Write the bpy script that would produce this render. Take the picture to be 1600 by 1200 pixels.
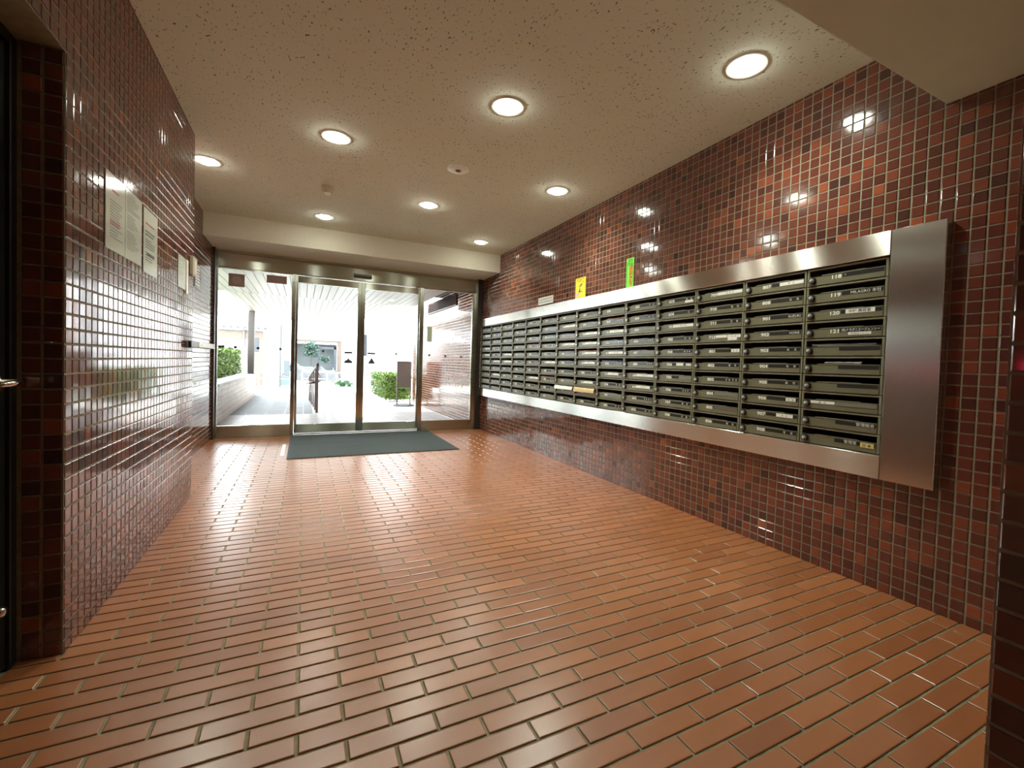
import bpy, bmesh, math, random
import numpy as np
from mathutils import Matrix, Vector

random.seed(7)
S = bpy.context.scene
COL = S.collection
for o in list(bpy.data.objects):
    bpy.data.objects.remove(o)

# ------------------------------------------------------------------ camera, sky, sun, exposure
CAM_Z = 1.0
FOC, PCX, PCY = 694.17, 816.75, 588.71           # focal length and principal point, 1600x1200 frame
YAW, PITCH, ROLL = 0.4589, -0.0268, 0.0315
fwd = Vector((math.sin(YAW) * math.cos(PITCH), math.cos(YAW) * math.cos(PITCH), math.sin(PITCH)))
rgt0 = Vector((math.cos(YAW), -math.sin(YAW), 0))
up0 = rgt0.cross(fwd)
rgt = rgt0 * math.cos(ROLL) + up0 * math.sin(ROLL)
upv = -rgt0 * math.sin(ROLL) + up0 * math.cos(ROLL)
cam_d = bpy.data.cameras.new('camera')
cam = bpy.data.objects.new('camera', cam_d)
COL.objects.link(cam)
cam.matrix_world = Matrix(((rgt.x, upv.x, -fwd.x, 0), (rgt.y, upv.y, -fwd.y, 0), (rgt.z, upv.z, -fwd.z, CAM_Z), (0, 0, 0, 1)))
cam_d.sensor_width = 36
cam_d.lens = FOC / 1600 * 36
cam_d.shift_x = (800 - PCX) / 1600
cam_d.shift_y = (PCY - 600) / 1600
cam_d.clip_start = 0.02
cam_d.clip_end = 300
S.camera = cam

SKY_STRENGTH = 15.5
SUN_STRENGTH = 19.0
LAMP_W = 8.5
LAMP_SPREAD = 132
LAMP_COL = (0.95, 1.0, 0.84)
w = bpy.data.worlds.new('sky')
S.world = w
w.use_nodes = True
bg = w.node_tree.nodes['Background']
bg.inputs[0].default_value = (0.86, 0.93, 1.0, 1)
bg.inputs[1].default_value = SKY_STRENGTH
sun_d = bpy.data.lights.new('sun', 'SUN')
sun_d.energy = SUN_STRENGTH
sun_d.angle = math.radians(1.5)
sun_d.color = (1, 0.96, 0.88)
sun = bpy.data.objects.new('sun', sun_d)
COL.objects.link(sun)
sun.rotation_euler = Vector((-0.42, -0.30, -1.0)).to_track_quat('-Z', 'Y').to_euler()
S.view_settings.view_transform = 'Standard'
S.view_settings.look = 'None'
S.view_settings.exposure = 0.36
S.view_settings.gamma = 1
S.view_settings.use_curve_mapping = False

# ------------------------------------------------------------------ the room's measures (metres, floor at z = 0)
H = 2.508            # ceiling
XR, XL, XN = 2.427, -0.696, -0.97     # tiled walls: mailbox side, notice side, niche side
YE = 3.80            # where the notice wall ends and steps back
YJ = 1.95            # edge of the side-door opening
YD = 6.40            # entrance screen
YS = 5.72            # soffit face over the entrance
ZS = 2.265           # soffit underside
YB, ZB = 0.936, 2.16 # lowered ceiling over the camera
XO = 2.39            # tiled wall outside
ZP = 2.07            # porch ceiling
YP = 8.85            # edge of the building over the porch


def project(p):
    d = Vector(p) - Vector((0, 0, CAM_Z))
    z = d.dot(fwd)
    if z < 0.05:
        return None
    return (PCX + FOC * d.dot(rgt) / z, PCY - FOC * d.dot(upv) / z, z)


# ------------------------------------------------------------------ materials
def mat(name, col=(0.5, 0.5, 0.5), rough=0.5, metal=0.0, spec=0.5, emit=None, estr=0.0):
    m = bpy.data.materials.new(name)
    m.use_nodes = True
    b = m.node_tree.nodes['Principled BSDF']
    b.inputs['Base Color'].default_value = (*col, 1)
    b.inputs['Roughness'].default_value = rough
    b.inputs['Metallic'].default_value = metal
    b.inputs['Specular IOR Level'].default_value = spec
    if emit:
        b.inputs['Emission Color'].default_value = (*emit, 1)
        b.inputs['Emission Strength'].default_value = estr
    return m


def nd(m, t, **kw):
    n = m.node_tree.nodes.new(t)
    for k, v in kw.items():
        setattr(n, k, v)
    return n


def lk(m, a, b):
    m.node_tree.links.new(a, b)


def ramp_node(m, stops, interp='LINEAR'):
    r = nd(m, 'ShaderNodeValToRGB')
    r.color_ramp.interpolation = interp
    el = r.color_ramp.elements
    while len(el) < len(stops):
        el.new(0.5)
    for e, (p, c) in zip(el, stops):
        e.position = p
        e.color = (*c, 1)
    return r


def pieces_mat(name, stops, rough, noise_amt=0.12, noise_scale=30, bump=0.0, spec=0.5):
    """colour of each piece from its own 'rnd' value, a little grain on top"""
    m = mat(name, rough=rough, spec=spec)
    b = m.node_tree.nodes['Principled BSDF']
    a = nd(m, 'ShaderNodeAttribute', attribute_name='rnd')
    r = ramp_node(m, stops)
    lk(m, a.outputs['Fac'], r.inputs[0])
    tc = nd(m, 'ShaderNodeTexCoord')
    n = nd(m, 'ShaderNodeTexNoise')
    n.inputs['Scale'].default_value = noise_scale
    n.inputs['Detail'].default_value = 3
    lk(m, tc.outputs['Object'], n.inputs['Vector'])
    mp = nd(m, 'ShaderNodeMapRange')
    mp.inputs['To Min'].default_value = 1 - noise_amt
    mp.inputs['To Max'].default_value = 1 + noise_amt
    lk(m, n.outputs['Fac'], mp.inputs['Value'])
    mx = nd(m, 'ShaderNodeMix', data_type='RGBA', blend_type='MULTIPLY')
    mx.inputs['Factor'].default_value = 1
    lk(m, r.outputs[0], mx.inputs['A'])
    lk(m, mp.outputs[0], mx.inputs['B'])
    lk(m, mx.outputs['Result'], b.inputs['Base Color'])
    if bump:
        bp = nd(m, 'ShaderNodeBump')
        bp.inputs['Strength'].default_value = bump
        bp.inputs['Distance'].default_value = 0.002
        lk(m, n.outputs['Fac'], bp.inputs['Height'])
        lk(m, bp.outputs[0], b.inputs['Normal'])
    return m


def grain_mat(name, c1, c2, scale, rough, bump=0.0, stretch=(1, 1, 1), spec=0.5):
    m = mat(name, rough=rough, spec=spec)
    b = m.node_tree.nodes['Principled BSDF']
    tc = nd(m, 'ShaderNodeTexCoord')
    mpp = nd(m, 'ShaderNodeMapping')
    mpp.inputs['Scale'].default_value = stretch
    n = nd(m, 'ShaderNodeTexNoise')
    n.inputs['Scale'].default_value = scale
    n.inputs['Detail'].default_value = 4
    r = ramp_node(m, [(0.3, c1), (0.7, c2)])
    lk(m, tc.outputs['Object'], mpp.inputs[0])
    lk(m, mpp.outputs[0], n.inputs['Vector'])
    lk(m, n.outputs['Fac'], r.inputs[0])
    lk(m, r.outputs[0], b.inputs['Base Color'])
    if bump:
        bp = nd(m, 'ShaderNodeBump')
        bp.inputs['Strength'].default_value = bump
        bp.inputs['Distance'].default_value = 0.003
        lk(m, n.outputs['Fac'], bp.inputs['Height'])
        lk(m, bp.outputs[0], b.inputs['Normal'])
    return m


M = {}
M['tile'] = pieces_mat('glazed_tile', [(0.0, (0.060, 0.022, 0.019)), (0.25, (0.105, 0.031, 0.023)), (0.55, (0.155, 0.042, 0.027)),
                                       (0.8, (0.245, 0.062, 0.032)), (1.0, (0.340, 0.092, 0.040))], 0.09, 0.10, 60, spec=1.0)
M['grout'] = grain_mat('tile_grout', (0.22, 0.20, 0.125), (0.30, 0.27, 0.18), 40, 0.7, 0.2)
M['floor_grout'] = grain_mat('floor_grout', (0.17, 0.155, 0.09), (0.29, 0.265, 0.16), 25, 0.85, 0.4)
M['brick'] = pieces_mat('floor_brick', [(0.0, (0.27, 0.090, 0.032)), (0.5, (0.33, 0.116, 0.042)), (1.0, (0.39, 0.145, 0.056))], 0.29, 0.12, 14, 0.06, spec=0.8)
M['porch_brick'] = pieces_mat('porch_brick', [(0.0, (0.24, 0.205, 0.20)), (1.0, (0.32, 0.285, 0.275))], 0.4, 0.08, 14)
M['planter_brick'] = pieces_mat('planter_brick', [(0.0, (0.22, 0.155, 0.125)), (1.0, (0.34, 0.26, 0.215))], 0.5, 0.12, 14)
M['paver'] = pieces_mat('paver', [(0.0, (0.125, 0.125, 0.135)), (1.0, (0.165, 0.165, 0.172))], 0.7, 0.08, 10)
M['paver_pale'] = pieces_mat('pale_paver', [(0.0, (0.34, 0.33, 0.33)), (1.0, (0.42, 0.41, 0.40))], 0.7, 0.06, 10)
M['board'] = pieces_mat('ceiling_board', [(0.0, (0.185, 0.165, 0.128)), (1.0, (0.22, 0.20, 0.162))], 0.4, 0.06, 5)
M['black_grout'] = mat('board_gap', (0.05, 0.042, 0.036), 0.8)

# ceiling board with dark flecks
m = mat('flecked_ceiling', rough=0.9)
b = m.node_tree.nodes['Principled BSDF']
tc = nd(m, 'ShaderNodeTexCoord')
mpp = nd(m, 'ShaderNodeMapping')
mpp.inputs['Scale'].default_value = (1.0, 0.46, 1)
mpp.inputs['Rotation'].default_value = (0, 0, 0.25)
n1 = nd(m, 'ShaderNodeTexNoise')
n1.inputs['Scale'].default_value = 104
n1.inputs['Detail'].default_value = 1.2
n1.inputs['Roughness'].default_value = 0.5
n2 = nd(m, 'ShaderNodeTexNoise')
n2.inputs['Scale'].default_value = 9
n2.inputs['Detail'].default_value = 2
lk(m, tc.outputs['Object'], mpp.inputs[0])
lk(m, mpp.outputs[0], n1.inputs['Vector'])
lk(m, tc.outputs['Object'], n2.inputs['Vector'])
ad = nd(m, 'ShaderNodeMath', operation='MULTIPLY_ADD')
lk(m, n2.outputs['Fac'], ad.inputs[0])
ad.inputs[1].default_value = 0.16
lk(m, n1.outputs['Fac'], ad.inputs[2])
CE = (0.76, 0.79, 0.66)
r = ramp_node(m, [(0.352, (0.15, 0.125, 0.095)), (0.388, (0.46, 0.44, 0.36)), (0.412, CE), (1.0, (0.78, 0.81, 0.68))])
lk(m, ad.outputs[0], r.inputs[0])
lk(m, r.outputs[0], b.inputs['Base Color'])
bp = nd(m, 'ShaderNodeBump')
bp.inputs['Strength'].default_value = 0.35
bp.inputs['Distance'].default_value = 0.004
lk(m, r.outputs[0], bp.inputs['Height'])
lk(m, bp.outputs[0], b.inputs['Normal'])
M['ceiling'] = m
M['plain_ceiling'] = grain_mat('plain_ceiling', (0.68, 0.74, 0.59), (0.71, 0.77, 0.62), 6, 0.85)
M['soffit'] = grain_mat('soffit_board', (0.70, 0.67, 0.54), (0.76, 0.73, 0.60), 60, 0.85)
M['dark_wall'] = grain_mat('dark_back_wall', (0.10, 0.07, 0.055), (0.13, 0.09, 0.07), 5, 0.8)
M['plaster'] = grain_mat('plaster', (0.42, 0.36, 0.29), (0.46, 0.40, 0.32), 5, 0.9)


def steel_mat(name, col, rough, aniso, swap=False, streak=300):
    """brushed steel: grain runs along the surface's u axis"""
    m = mat(name, col, rough, 1.0)
    b = m.node_tree.nodes['Principled BSDF']
    b.inputs['Anisotropic'].default_value = aniso
    b.inputs['Anisotropic Rotation'].default_value = 0.25
    t = nd(m, 'ShaderNodeTangent', direction_type='UV_MAP')
    t.uv_map = 'UVMap'
    lk(m, t.outputs[0], b.inputs['Tangent'])
    uv = nd(m, 'ShaderNodeUVMap')
    uv.uv_map = 'UVMap'
    mpp = nd(m, 'ShaderNodeMapping')
    mpp.inputs['Scale'].default_value = (2.0, streak, 1)
    n = nd(m, 'ShaderNodeTexNoise')
    n.inputs['Scale'].default_value = 1.0
    n.inputs['Detail'].default_value = 2
    lk(m, uv.outputs[0], mpp.inputs[0])
    lk(m, mpp.outputs[0], n.inputs['Vector'])
    mr = nd(m, 'ShaderNodeMapRange')
    mr.inputs['To Min'].default_value = rough * 0.95
    mr.inputs['To Max'].default_value = rough * 1.06
    lk(m, n.outputs['Fac'], mr.inputs['Value'])
    lk(m, mr.outputs[0], b.inputs['Roughness'])
    return m


M['steel'] = steel_mat('brushed_steel', (0.72, 0.70, 0.64), 0.23, 1.0)
M['steel_door'] = steel_mat('hairline_steel', (0.55, 0.57, 0.48), 0.23, 1.0)
M['chrome'] = mat('chrome', (0.7, 0.69, 0.66), 0.15, 1.0)
M['dark_steel'] = mat('dark_bronze_metal', (0.055, 0.045, 0.04), 0.35, 0.6)
M['olive'] = grain_mat('olive_enamel', (0.155, 0.148, 0.090), (0.172, 0.164, 0.10), 30, 0.36)
M['olive_light'] = mat('olive_edge', (0.215, 0.205, 0.135), 0.34)
M['slot_black'] = mat('slot_dark', (0.012, 0.012, 0.011), 0.7)
M['strip'] = mat('name_strip_plastic', (0.028, 0.028, 0.026), 0.25)
M['strip_grey'] = mat('name_strip_faded', (0.20, 0.20, 0.15), 0.35)
M['black'] = mat('black_plastic', (0.015, 0.015, 0.015), 0.4)
M['dial'] = mat('dial_black', (0.022, 0.022, 0.022), 0.22)
M['white_print'] = mat('white_print', (0.86, 0.86, 0.80), 0.5)
M['paper'] = mat('paper', (0.80, 0.81, 0.74), 0.45)
M['paper_plastic'] = mat('laminated_paper', (0.66, 0.70, 0.62), 0.12)
M['paper_white'] = mat('white_label', (0.86, 0.86, 0.79), 0.4)
M['paper_yellow'] = mat('yellow_label', (0.72, 0.60, 0.20), 0.4)
M['kraft'] = grain_mat('kraft_paper', (0.58, 0.42, 0.20), (0.72, 0.55, 0.30), 30, 0.6)
M['flyer_grey'] = mat('flyer_grey', (0.34, 0.34, 0.36), 0.5)
M['flyer_pink'] = mat('flyer_pink', (0.52, 0.27, 0.25), 0.5)
M['flyer_blue'] = mat('flyer_blue', (0.12, 0.15, 0.34), 0.5)
M['ink'] = mat('ink', (0.10, 0.10, 0.09), 0.6)
M['ink_faint'] = mat('ink_faint', (0.30, 0.32, 0.28), 0.6)
M['ink_red'] = mat('ink_red', (0.45, 0.10, 0.07), 0.6)
M['yellow'] = mat('yellow_sign', (0.90, 0.78, 0.05), 0.35)
M['green'] = mat('fluorescent_green', (0.22, 0.85, 0.06), 0.4)
M['green_ink'] = mat('green_ink', (0.02, 0.22, 0.02), 0.5)
M['orange_ink'] = mat('orange_ink', (0.82, 0.12, 0.01), 0.5)
M['amber_ink'] = mat('amber_ink', (0.55, 0.25, 0.02), 0.5)
M['pink_ink'] = mat('pink_ink', (0.85, 0.55, 0.50), 0.5)
M['white_plastic'] = mat('white_plastic', (0.90, 0.90, 0.84), 0.45)
M['beige_plastic'] = mat('beige_plastic', (0.58, 0.50, 0.36), 0.4)
M['grey_metal'] = mat('grey_metal', (0.16, 0.155, 0.15), 0.4, 0.3)
M['brown_sticker'] = mat('brown_sticker', (0.42, 0.28, 0.235), 0.4)
M['sage_sticker'] = mat('sage_sticker', (0.52, 0.60, 0.43), 0.4)
M['navy'] = mat('navy_sticker', (0.05, 0.055, 0.075), 0.4)
M['mat_rubber'] = mat('mat_rubber', (0.02, 0.022, 0.024), 0.7)
M['mat_pile'] = grain_mat('mat_pile', (0.030, 0.040, 0.042), (0.055, 0.066, 0.066), 90, 0.95, 0.9)
M['flange'] = mat('lamp_flange', (0.93, 0.93, 0.88), 0.5)
M['reflector'] = mat('lamp_reflector', (0.9, 0.9, 0.86), 0.25)
M['lamp'] = mat('lamp_glow', (0.9, 0.9, 0.9), 0.5, emit=(0.97, 1.0, 0.88), estr=75)
M['door_black'] = grain_mat('dark_door', (0.010, 0.011, 0.010), (0.016, 0.017, 0.015), 12, 0.3)
M['red_streak_glow'] = mat('added_red_glow', (0.5, 0.02, 0.03), 0.3, emit=(1.0, 0.04, 0.09), estr=15)  # glow of an added, unseen bar that reddens the end panel's reflection
M['concrete'] = grain_mat('pale_concrete', (0.66, 0.65, 0.63), (0.74, 0.73, 0.70), 3, 0.85)
M['coping'] = grain_mat('coping_stone', (0.34, 0.345, 0.355), (0.42, 0.42, 0.42), 8, 0.6)
M['wall_white'] = grain_mat('white_render', (0.58, 0.57, 0.56), (0.64, 0.63, 0.62), 4, 0.9)
M['wall_beige'] = grain_mat('beige_render', (0.10, 0.074, 0.060), (0.12, 0.09, 0.074), 4, 0.9)
M['roof_tile'] = mat('roof_tile', (0.20, 0.20, 0.20), 0.7)
M['glass_dark'] = mat('dark_window', (0.02, 0.022, 0.03), 0.3)
M['frame_grey'] = mat('grey_frame', (0.045, 0.052, 0.065), 0.4)
M['soil'] = grain_mat('soil', (0.05, 0.035, 0.025), (0.10, 0.07, 0.05), 20, 0.95)
M['terracotta'] = mat('terracotta', (0.24, 0.07, 0.05), 0.6)
M['rust_paint'] = grain_mat('brown_paint', (0.055, 0.030, 0.024), (0.075, 0.042, 0.034), 30, 0.5)
M['dark_panel'] = grain_mat('dark_brown_panel', (0.016, 0.007, 0.006), (0.024, 0.011, 0.009), 8, 0.9, spec=0.1)
M['sign_brown'] = mat('sign_brown', (0.10, 0.07, 0.058), 0.4)
M['cover_grey'] = grain_mat('silver_cover', (0.055, 0.058, 0.064), (0.085, 0.089, 0.094), 6, 0.7)
M['cover_navy'] = mat('navy_cover', (0.010, 0.013, 0.022), 0.7)
M['tyre'] = mat('tyre', (0.06, 0.06, 0.065), 0.7)
M['bark'] = mat('bark', (0.09, 0.06, 0.045), 0.9)
M['white_rail'] = mat('white_rail', (0.55, 0.55, 0.55), 0.4)
M['leaf'] = pieces_mat('hedge_leaf', [(0.0, (0.020, 0.048, 0.004)), (0.5, (0.060, 0.122, 0.008)), (1.0, (0.17, 0.235, 0.015))], 0.45, 0.1, 20)
M['leaf_grey'] = pieces_mat('tree_leaf', [(0.0, (0.014, 0.040, 0.030)), (1.0, (0.045, 0.085, 0.06))], 0.5, 0.1, 20)
M['grass_leaf'] = pieces_mat('low_leaf', [(0.0, (0.03, 0.075, 0.035)), (1.0, (0.08, 0.15, 0.075))], 0.5, 0.1, 20)
M['carton'] = mat('pale_blue_crate', (0.05, 0.085, 0.10), 0.5)

# window glass: clear thin pane, fresnel reflection
m = bpy.data.materials.new('clear_glass')
m.use_nodes = True
nt = m.node_tree
nt.nodes.remove(nt.nodes['Principled BSDF'])
out = nt.nodes['Material Output']
tr = nd(m, 'ShaderNodeBsdfTransparent')
tr.inputs[0].default_value = (0.95, 0.975, 0.96, 1)
gl = nd(m, 'ShaderNodeBsdfGlossy')
gl.inputs['Roughness'].default_value = 0.0
fr = nd(m, 'ShaderNodeFresnel')
fr.inputs['IOR'].default_value = 1.45
mx = nd(m, 'ShaderNodeMixShader')
lk(m, fr.outputs[0], mx.inputs[0])
lk(m, tr.outputs[0], mx.inputs[1])
lk(m, gl.outputs[0], mx.inputs[2])
lk(m, mx.outputs[0], out.inputs[0])
M['glass'] = m


# ------------------------------------------------------------------ mesh helpers
class MB:
    """collects simple shapes and links them as ONE mesh object"""

    def __init__(self):
        self.v, self.f, self.uv, self.rnd = [], [], [], []
        self.has_uv = False

    def add(self, vs, fs, rnd=None, uvs=None):
        n = len(self.v)
        self.v += [tuple(p) for p in vs]
        for i, f in enumerate(fs):
            self.f.append(tuple(n + k for k in f))
            self.rnd.append(rnd if rnd is not None else 0.5)
            if uvs is not None:
                self.has_uv = True
                self.uv.append([uvs[k] for k in f])
            else:
                self.uv.append([(0, 0)] * len(f))
        return self

    def box(self, x0, x1, y0, y1, z0, z1, rnd=None, grain=None):
        vs = [(x0, y0, z0), (x1, y0, z0), (x1, y1, z0), (x0, y1, z0), (x0, y0, z1), (x1, y0, z1), (x1, y1, z1), (x0, y1, z1)]
        fs = [(0, 3, 2, 1), (4, 5, 6, 7), (0, 1, 5, 4), (1, 2, 6, 5), (2, 3, 7, 6), (3, 0, 4, 7)]
        uvs = None
        if grain is not None:           # u along the grain axis, v across it
            o = [k for k in range(3) if k != grain]
            uvs = [(p[grain], p[o[0]] + p[o[1]]) for p in vs]
        return self.add(vs, fs, rnd, uvs)

    def bevbox(self, x0, x1, y0, y1, z0, z1, c=0.002, grain=None):
        """box with chamfered edges"""
        X, Y, Z = (x0, x1), (y0, y1), (z0, z1)
        vs, idx = [], {}
        for i in (0, 1):
            for j in (0, 1):
                for k in (0, 1):
                    sx, sy, sz = (1, -1)[i], (1, -1)[j], (1, -1)[k]
                    for a in range(3):
                        p = [X[i] + sx * c, Y[j] + sy * c, Z[k] + sz * c]
                        p[a] = (X[i], Y[j], Z[k])[a]
                        idx[(i, j, k, a)] = len(vs)
                        vs.append(tuple(p))
        fs = []
        q = [(0, 0), (1, 0), (1, 1), (0, 1)]

        def key(a, s, b, t, d, u):
            r = [0, 0, 0]
            r[a], r[b], r[d] = s, t, u
            return tuple(r)
        for a in range(3):
            b, d = (a + 1) % 3, (a + 2) % 3
            for s in (0, 1):
                ring = [idx[key(a, s, b, t, d, u) + (a,)] for t, u in q]
                fs.append(tuple(ring if s else ring[::-1]))
        for a in range(3):               # edges along axis a
            b, d = (a + 1) % 3, (a + 2) % 3
            for t in (0, 1):
                for u in (0, 1):
                    k0, k1 = key(a, 0, b, t, d, u), key(a, 1, b, t, d, u)
                    f = [idx[k0 + (b,)], idx[k1 + (b,)], idx[k1 + (d,)], idx[k0 + (d,)]]
                    fs.append(tuple(f if (t == u) else f[::-1]))
        for i in (0, 1):
            for j in (0, 1):
                for k in (0, 1):
                    f = [idx[(i, j, k, a)] for a in range(3)]
                    fs.append(tuple(f if (i + j + k) % 2 else f[::-1]))
        uvs = None
        if grain is not None:
            o = [k for k in range(3) if k != grain]
            uvs = [(p[grain], p[o[0]] + p[o[1]]) for p in vs]
        return self.add(vs, fs, None, uvs)

    def tube(self, pts, r, n=8, caps=True, rnd=None):
        pts = [Vector(p) for p in pts]
        rs = r if isinstance(r, (list, tuple)) else [r] * len(pts)
        rings = []
        base = len(self.v)
        for i, p in enumerate(pts):
            d = (pts[min(i + 1, len(pts) - 1)] - pts[max(i - 1, 0)]).normalized()
            a = d.cross(Vector((0, 0, 1)))
            if a.length < 1e-4:
                a = Vector((1, 0, 0))
            a.normalize()
            c = d.cross(a)
            rings.append([p + (a * math.cos(2 * math.pi * k / n) + c * math.sin(2 * math.pi * k / n)) * rs[i] for k in range(n)])
        vs = [tuple(q) for ring in rings for q in ring]
        fs = []
        for i in range(len(pts) - 1):
            for k in range(n):
                fs.append((i * n + k, (i + 1) * n + k, (i + 1) * n + (k + 1) % n, i * n + (k + 1) % n)[::-1])
        if caps:
            fs.append(tuple(range(n))[::-1])
            fs.append(tuple((len(pts) - 1) * n + k for k in range(n)))
        return self.add(vs, fs, rnd)

    def lathe(self, prof, n=24, axis='z', at=(0, 0, 0)):
        """profile of (radius, height) turned about an axis"""
        vs, fs = [], []
        for (r, h) in prof:
            for k in range(n):
                a = 2 * math.pi * k / n
                c, s = r * math.cos(a), r * math.sin(a)
                p = {'z': (c, s, h), 'x': (h, c, s), 'y': (s, h, c)}[axis]
                vs.append((p[0] + at[0], p[1] + at[1], p[2] + at[2]))
        for i in range(len(prof) - 1):
            for k in range(n):
                fs.append((i * n + k, i * n + (k + 1) % n, (i + 1) * n + (k + 1) % n, (i + 1) * n + k))
        fs.append(tuple(range(n))[::-1])
        fs.append(tuple((len(prof) - 1) * n + k for k in range(n)))
        return self.add(vs, fs)

    def mesh(self, name, m):
        me = bpy.data.meshes.new(name)
        me.from_pydata(self.v, [], self.f)
        if self.has_uv:
            u = me.uv_layers.new(name='UVMap')
            flat = [c for face in self.uv for p in face for c in p]
            u.data.foreach_set('uv', flat)
        at = me.attributes.new('rnd', 'FLOAT', 'FACE')
        at.data.foreach_set('value', self.rnd)
        me.materials.append(m)
        me.update()
        return me

    def build(self, name, m, parent=None, smooth=False):
        return place(name, self.mesh(name, m), parent, smooth=smooth)


def place(name, me, parent=None, loc=None, rot=None, smooth=False):
    o = bpy.data.objects.new(name, me)
    COL.objects.link(o)
    if parent is not None:
        o.parent = parent
    if loc is not None:
        o.location = loc
    if rot is not None:
        o.rotation_euler = rot
    if smooth:
        me.polygons.foreach_set('use_smooth', [True] * len(me.polygons))
    return o


def tag(o, label, cat, group=None, kind=None):
    o['label'] = label
    if cat:
        o['category'] = cat
    if group:
        o['group'] = group
    if kind:
        o['kind'] = kind
    return o


def thing(name, label, cat, loc=(0, 0, 0), group=None, rz=0):
    o = bpy.data.objects.new(name, None)
    COL.objects.link(o)
    o.empty_display_size = 0.05
    o.location = loc
    o.rotation_euler = (0, 0, rz)
    return tag(o, label, cat, group)


def struct(o, label, cat):
    return tag(o, label, cat, None, 'structure')


# ------------------------------------------------------------------ writing: text turned to flat meshes (all in one pass)
TEXT = {}


def make_texts(reqs):
    objs = []
    for key in reqs:
        s, size, sx, bold = key
        c = bpy.data.curves.new('lettering', 'FONT')
        c.body = s
        c.size = size
        c.resolution_u = 2
        c.offset = bold
        o = bpy.data.objects.new('lettering', c)
        COL.objects.link(o)
        objs.append((key, o))
    bpy.context.view_layer.update()
    dg = bpy.context.evaluated_depsgraph_get()
    for key, o in objs:
        me = bpy.data.meshes.new_from_object(o.evaluated_get(dg))
        co = np.zeros(len(me.vertices) * 3)
        me.vertices.foreach_get('co', co)
        co = co.reshape(-1, 3)
        co[:, 0] *= key[2]
        TEXT[key] = (co, [tuple(p.vertices) for p in me.polygons])
        bpy.data.meshes.remove(me)
    for key, o in objs:
        c = o.data
        bpy.data.objects.remove(o)
        bpy.data.curves.remove(c)


def text_mesh(name, key, m, facing, align='l', at=(0, 0)):
    """facing '-x': read by someone looking along +X; '+x': looking along -X. plane at local x = 0"""
    co, fs = TEXT[key]
    co = co.copy()
    if len(co):
        if align == 'c':
            co[:, 0] -= (co[:, 0].min() + co[:, 0].max()) / 2
        elif align == 'r':
            co[:, 0] -= co[:, 0].max()
    sgn = -1 if facing == '-x' else 1
    vs = [(0.0, sgn * (p[0] + at[0]), p[1] + at[1]) for p in co]
    mb = MB()
    mb.add(vs, fs)
    return mb.mesh(name, m)


# ------------------------------------------------------------------ tiled surfaces
def tile_geom(wd, ht, t=0.005, c=0.0022):
    """one glazed tile: flat face, chamfered rim, sides; local x across, y up, z out"""
    a, b = wd / 2, ht / 2
    vs = [(-a, -b, 0), (a, -b, 0), (a, b, 0), (-a, b, 0),
          (-a, -b, t - c * 0.55), (a, -b, t - c * 0.55), (a, b, t - c * 0.55), (-a, b, t - c * 0.55),
          (-a + c, -b + c, t), (a - c, -b + c, t), (a - c, b - c, t), (-a + c, b - c, t)]
    fs = [(8, 9, 10, 11)]
    for i in range(4):
        j = (i + 1) % 4
        fs.append((4 + i, 4 + j, 8 + j, 8 + i))
        fs.append((i, j, 4 + j, 4 + i))
    return vs, fs


def tiles(wall, name, origin, ua, va, cells, m, limit=300, t=0.0024, c=0.0020, tilt=0.006, seed=1, view=True, field='tile_field', rng=(0, 1)):
    """cells: (u, v, width, height) centres on the plane. The ones that show largest become parts of their own, the rest one field."""
    rn = random.Random(seed)
    O, U, V = Vector(origin), Vector(ua), Vector(va)
    N = U.cross(V)
    R = Matrix((U, V, N)).transposed()
    scored = []
    for k, (u, v, wd, ht) in enumerate(cells):
        p = O + U * u + V * v
        s = 0.0
        if view:
            pr = project(p)
            if pr and -15 < pr[0] < 1615 and -15 < pr[1] < 1215:
                d = Vector((0, 0, CAM_Z)) - p
                s = max(0.0, N.dot(d.normalized())) / d.length_squared * wd * ht
        scored.append((s, k))
    scored.sort(reverse=True)
    single = {k for s, k in scored[:limit] if s > 0}
    pool = {}
    mb = MB()
    for k, (u, v, wd, ht) in enumerate(cells):
        tr_ = Matrix.Rotation(rn.uniform(-tilt, tilt), 3, 'X') @ Matrix.Rotation(rn.uniform(-tilt, tilt), 3, 'Y')
        rv = rng[0] + (rng[1] - rng[0]) * min(1, max(0, rn.gauss(0.42, 0.19)))
        if k in single:
            q = int(rv * 11.99)
            key = (round(wd, 4), round(ht, 4), q)
            if key not in pool:
                vs, fs = tile_geom(wd, ht, t, c)
                pool[key] = MB().add(vs, fs, (q + 0.5) / 12).mesh(name, m)
            o = bpy.data.objects.new(name, pool[key])
            COL.objects.link(o)
            o.parent = wall
            mw = (R @ tr_).to_4x4()
            mw.translation = O + U * u + V * v
            o.matrix_local = mw
        else:
            vs, fs = tile_geom(wd, ht, t, c)
            mm = R @ tr_
            p = O + U * u + V * v
            mb.add([tuple(p + mm @ Vector(q)) for q in vs], fs, rv)
    if mb.v:
        f = mb.build(field, m, wall)
        f['kind'] = 'stuff'


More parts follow.
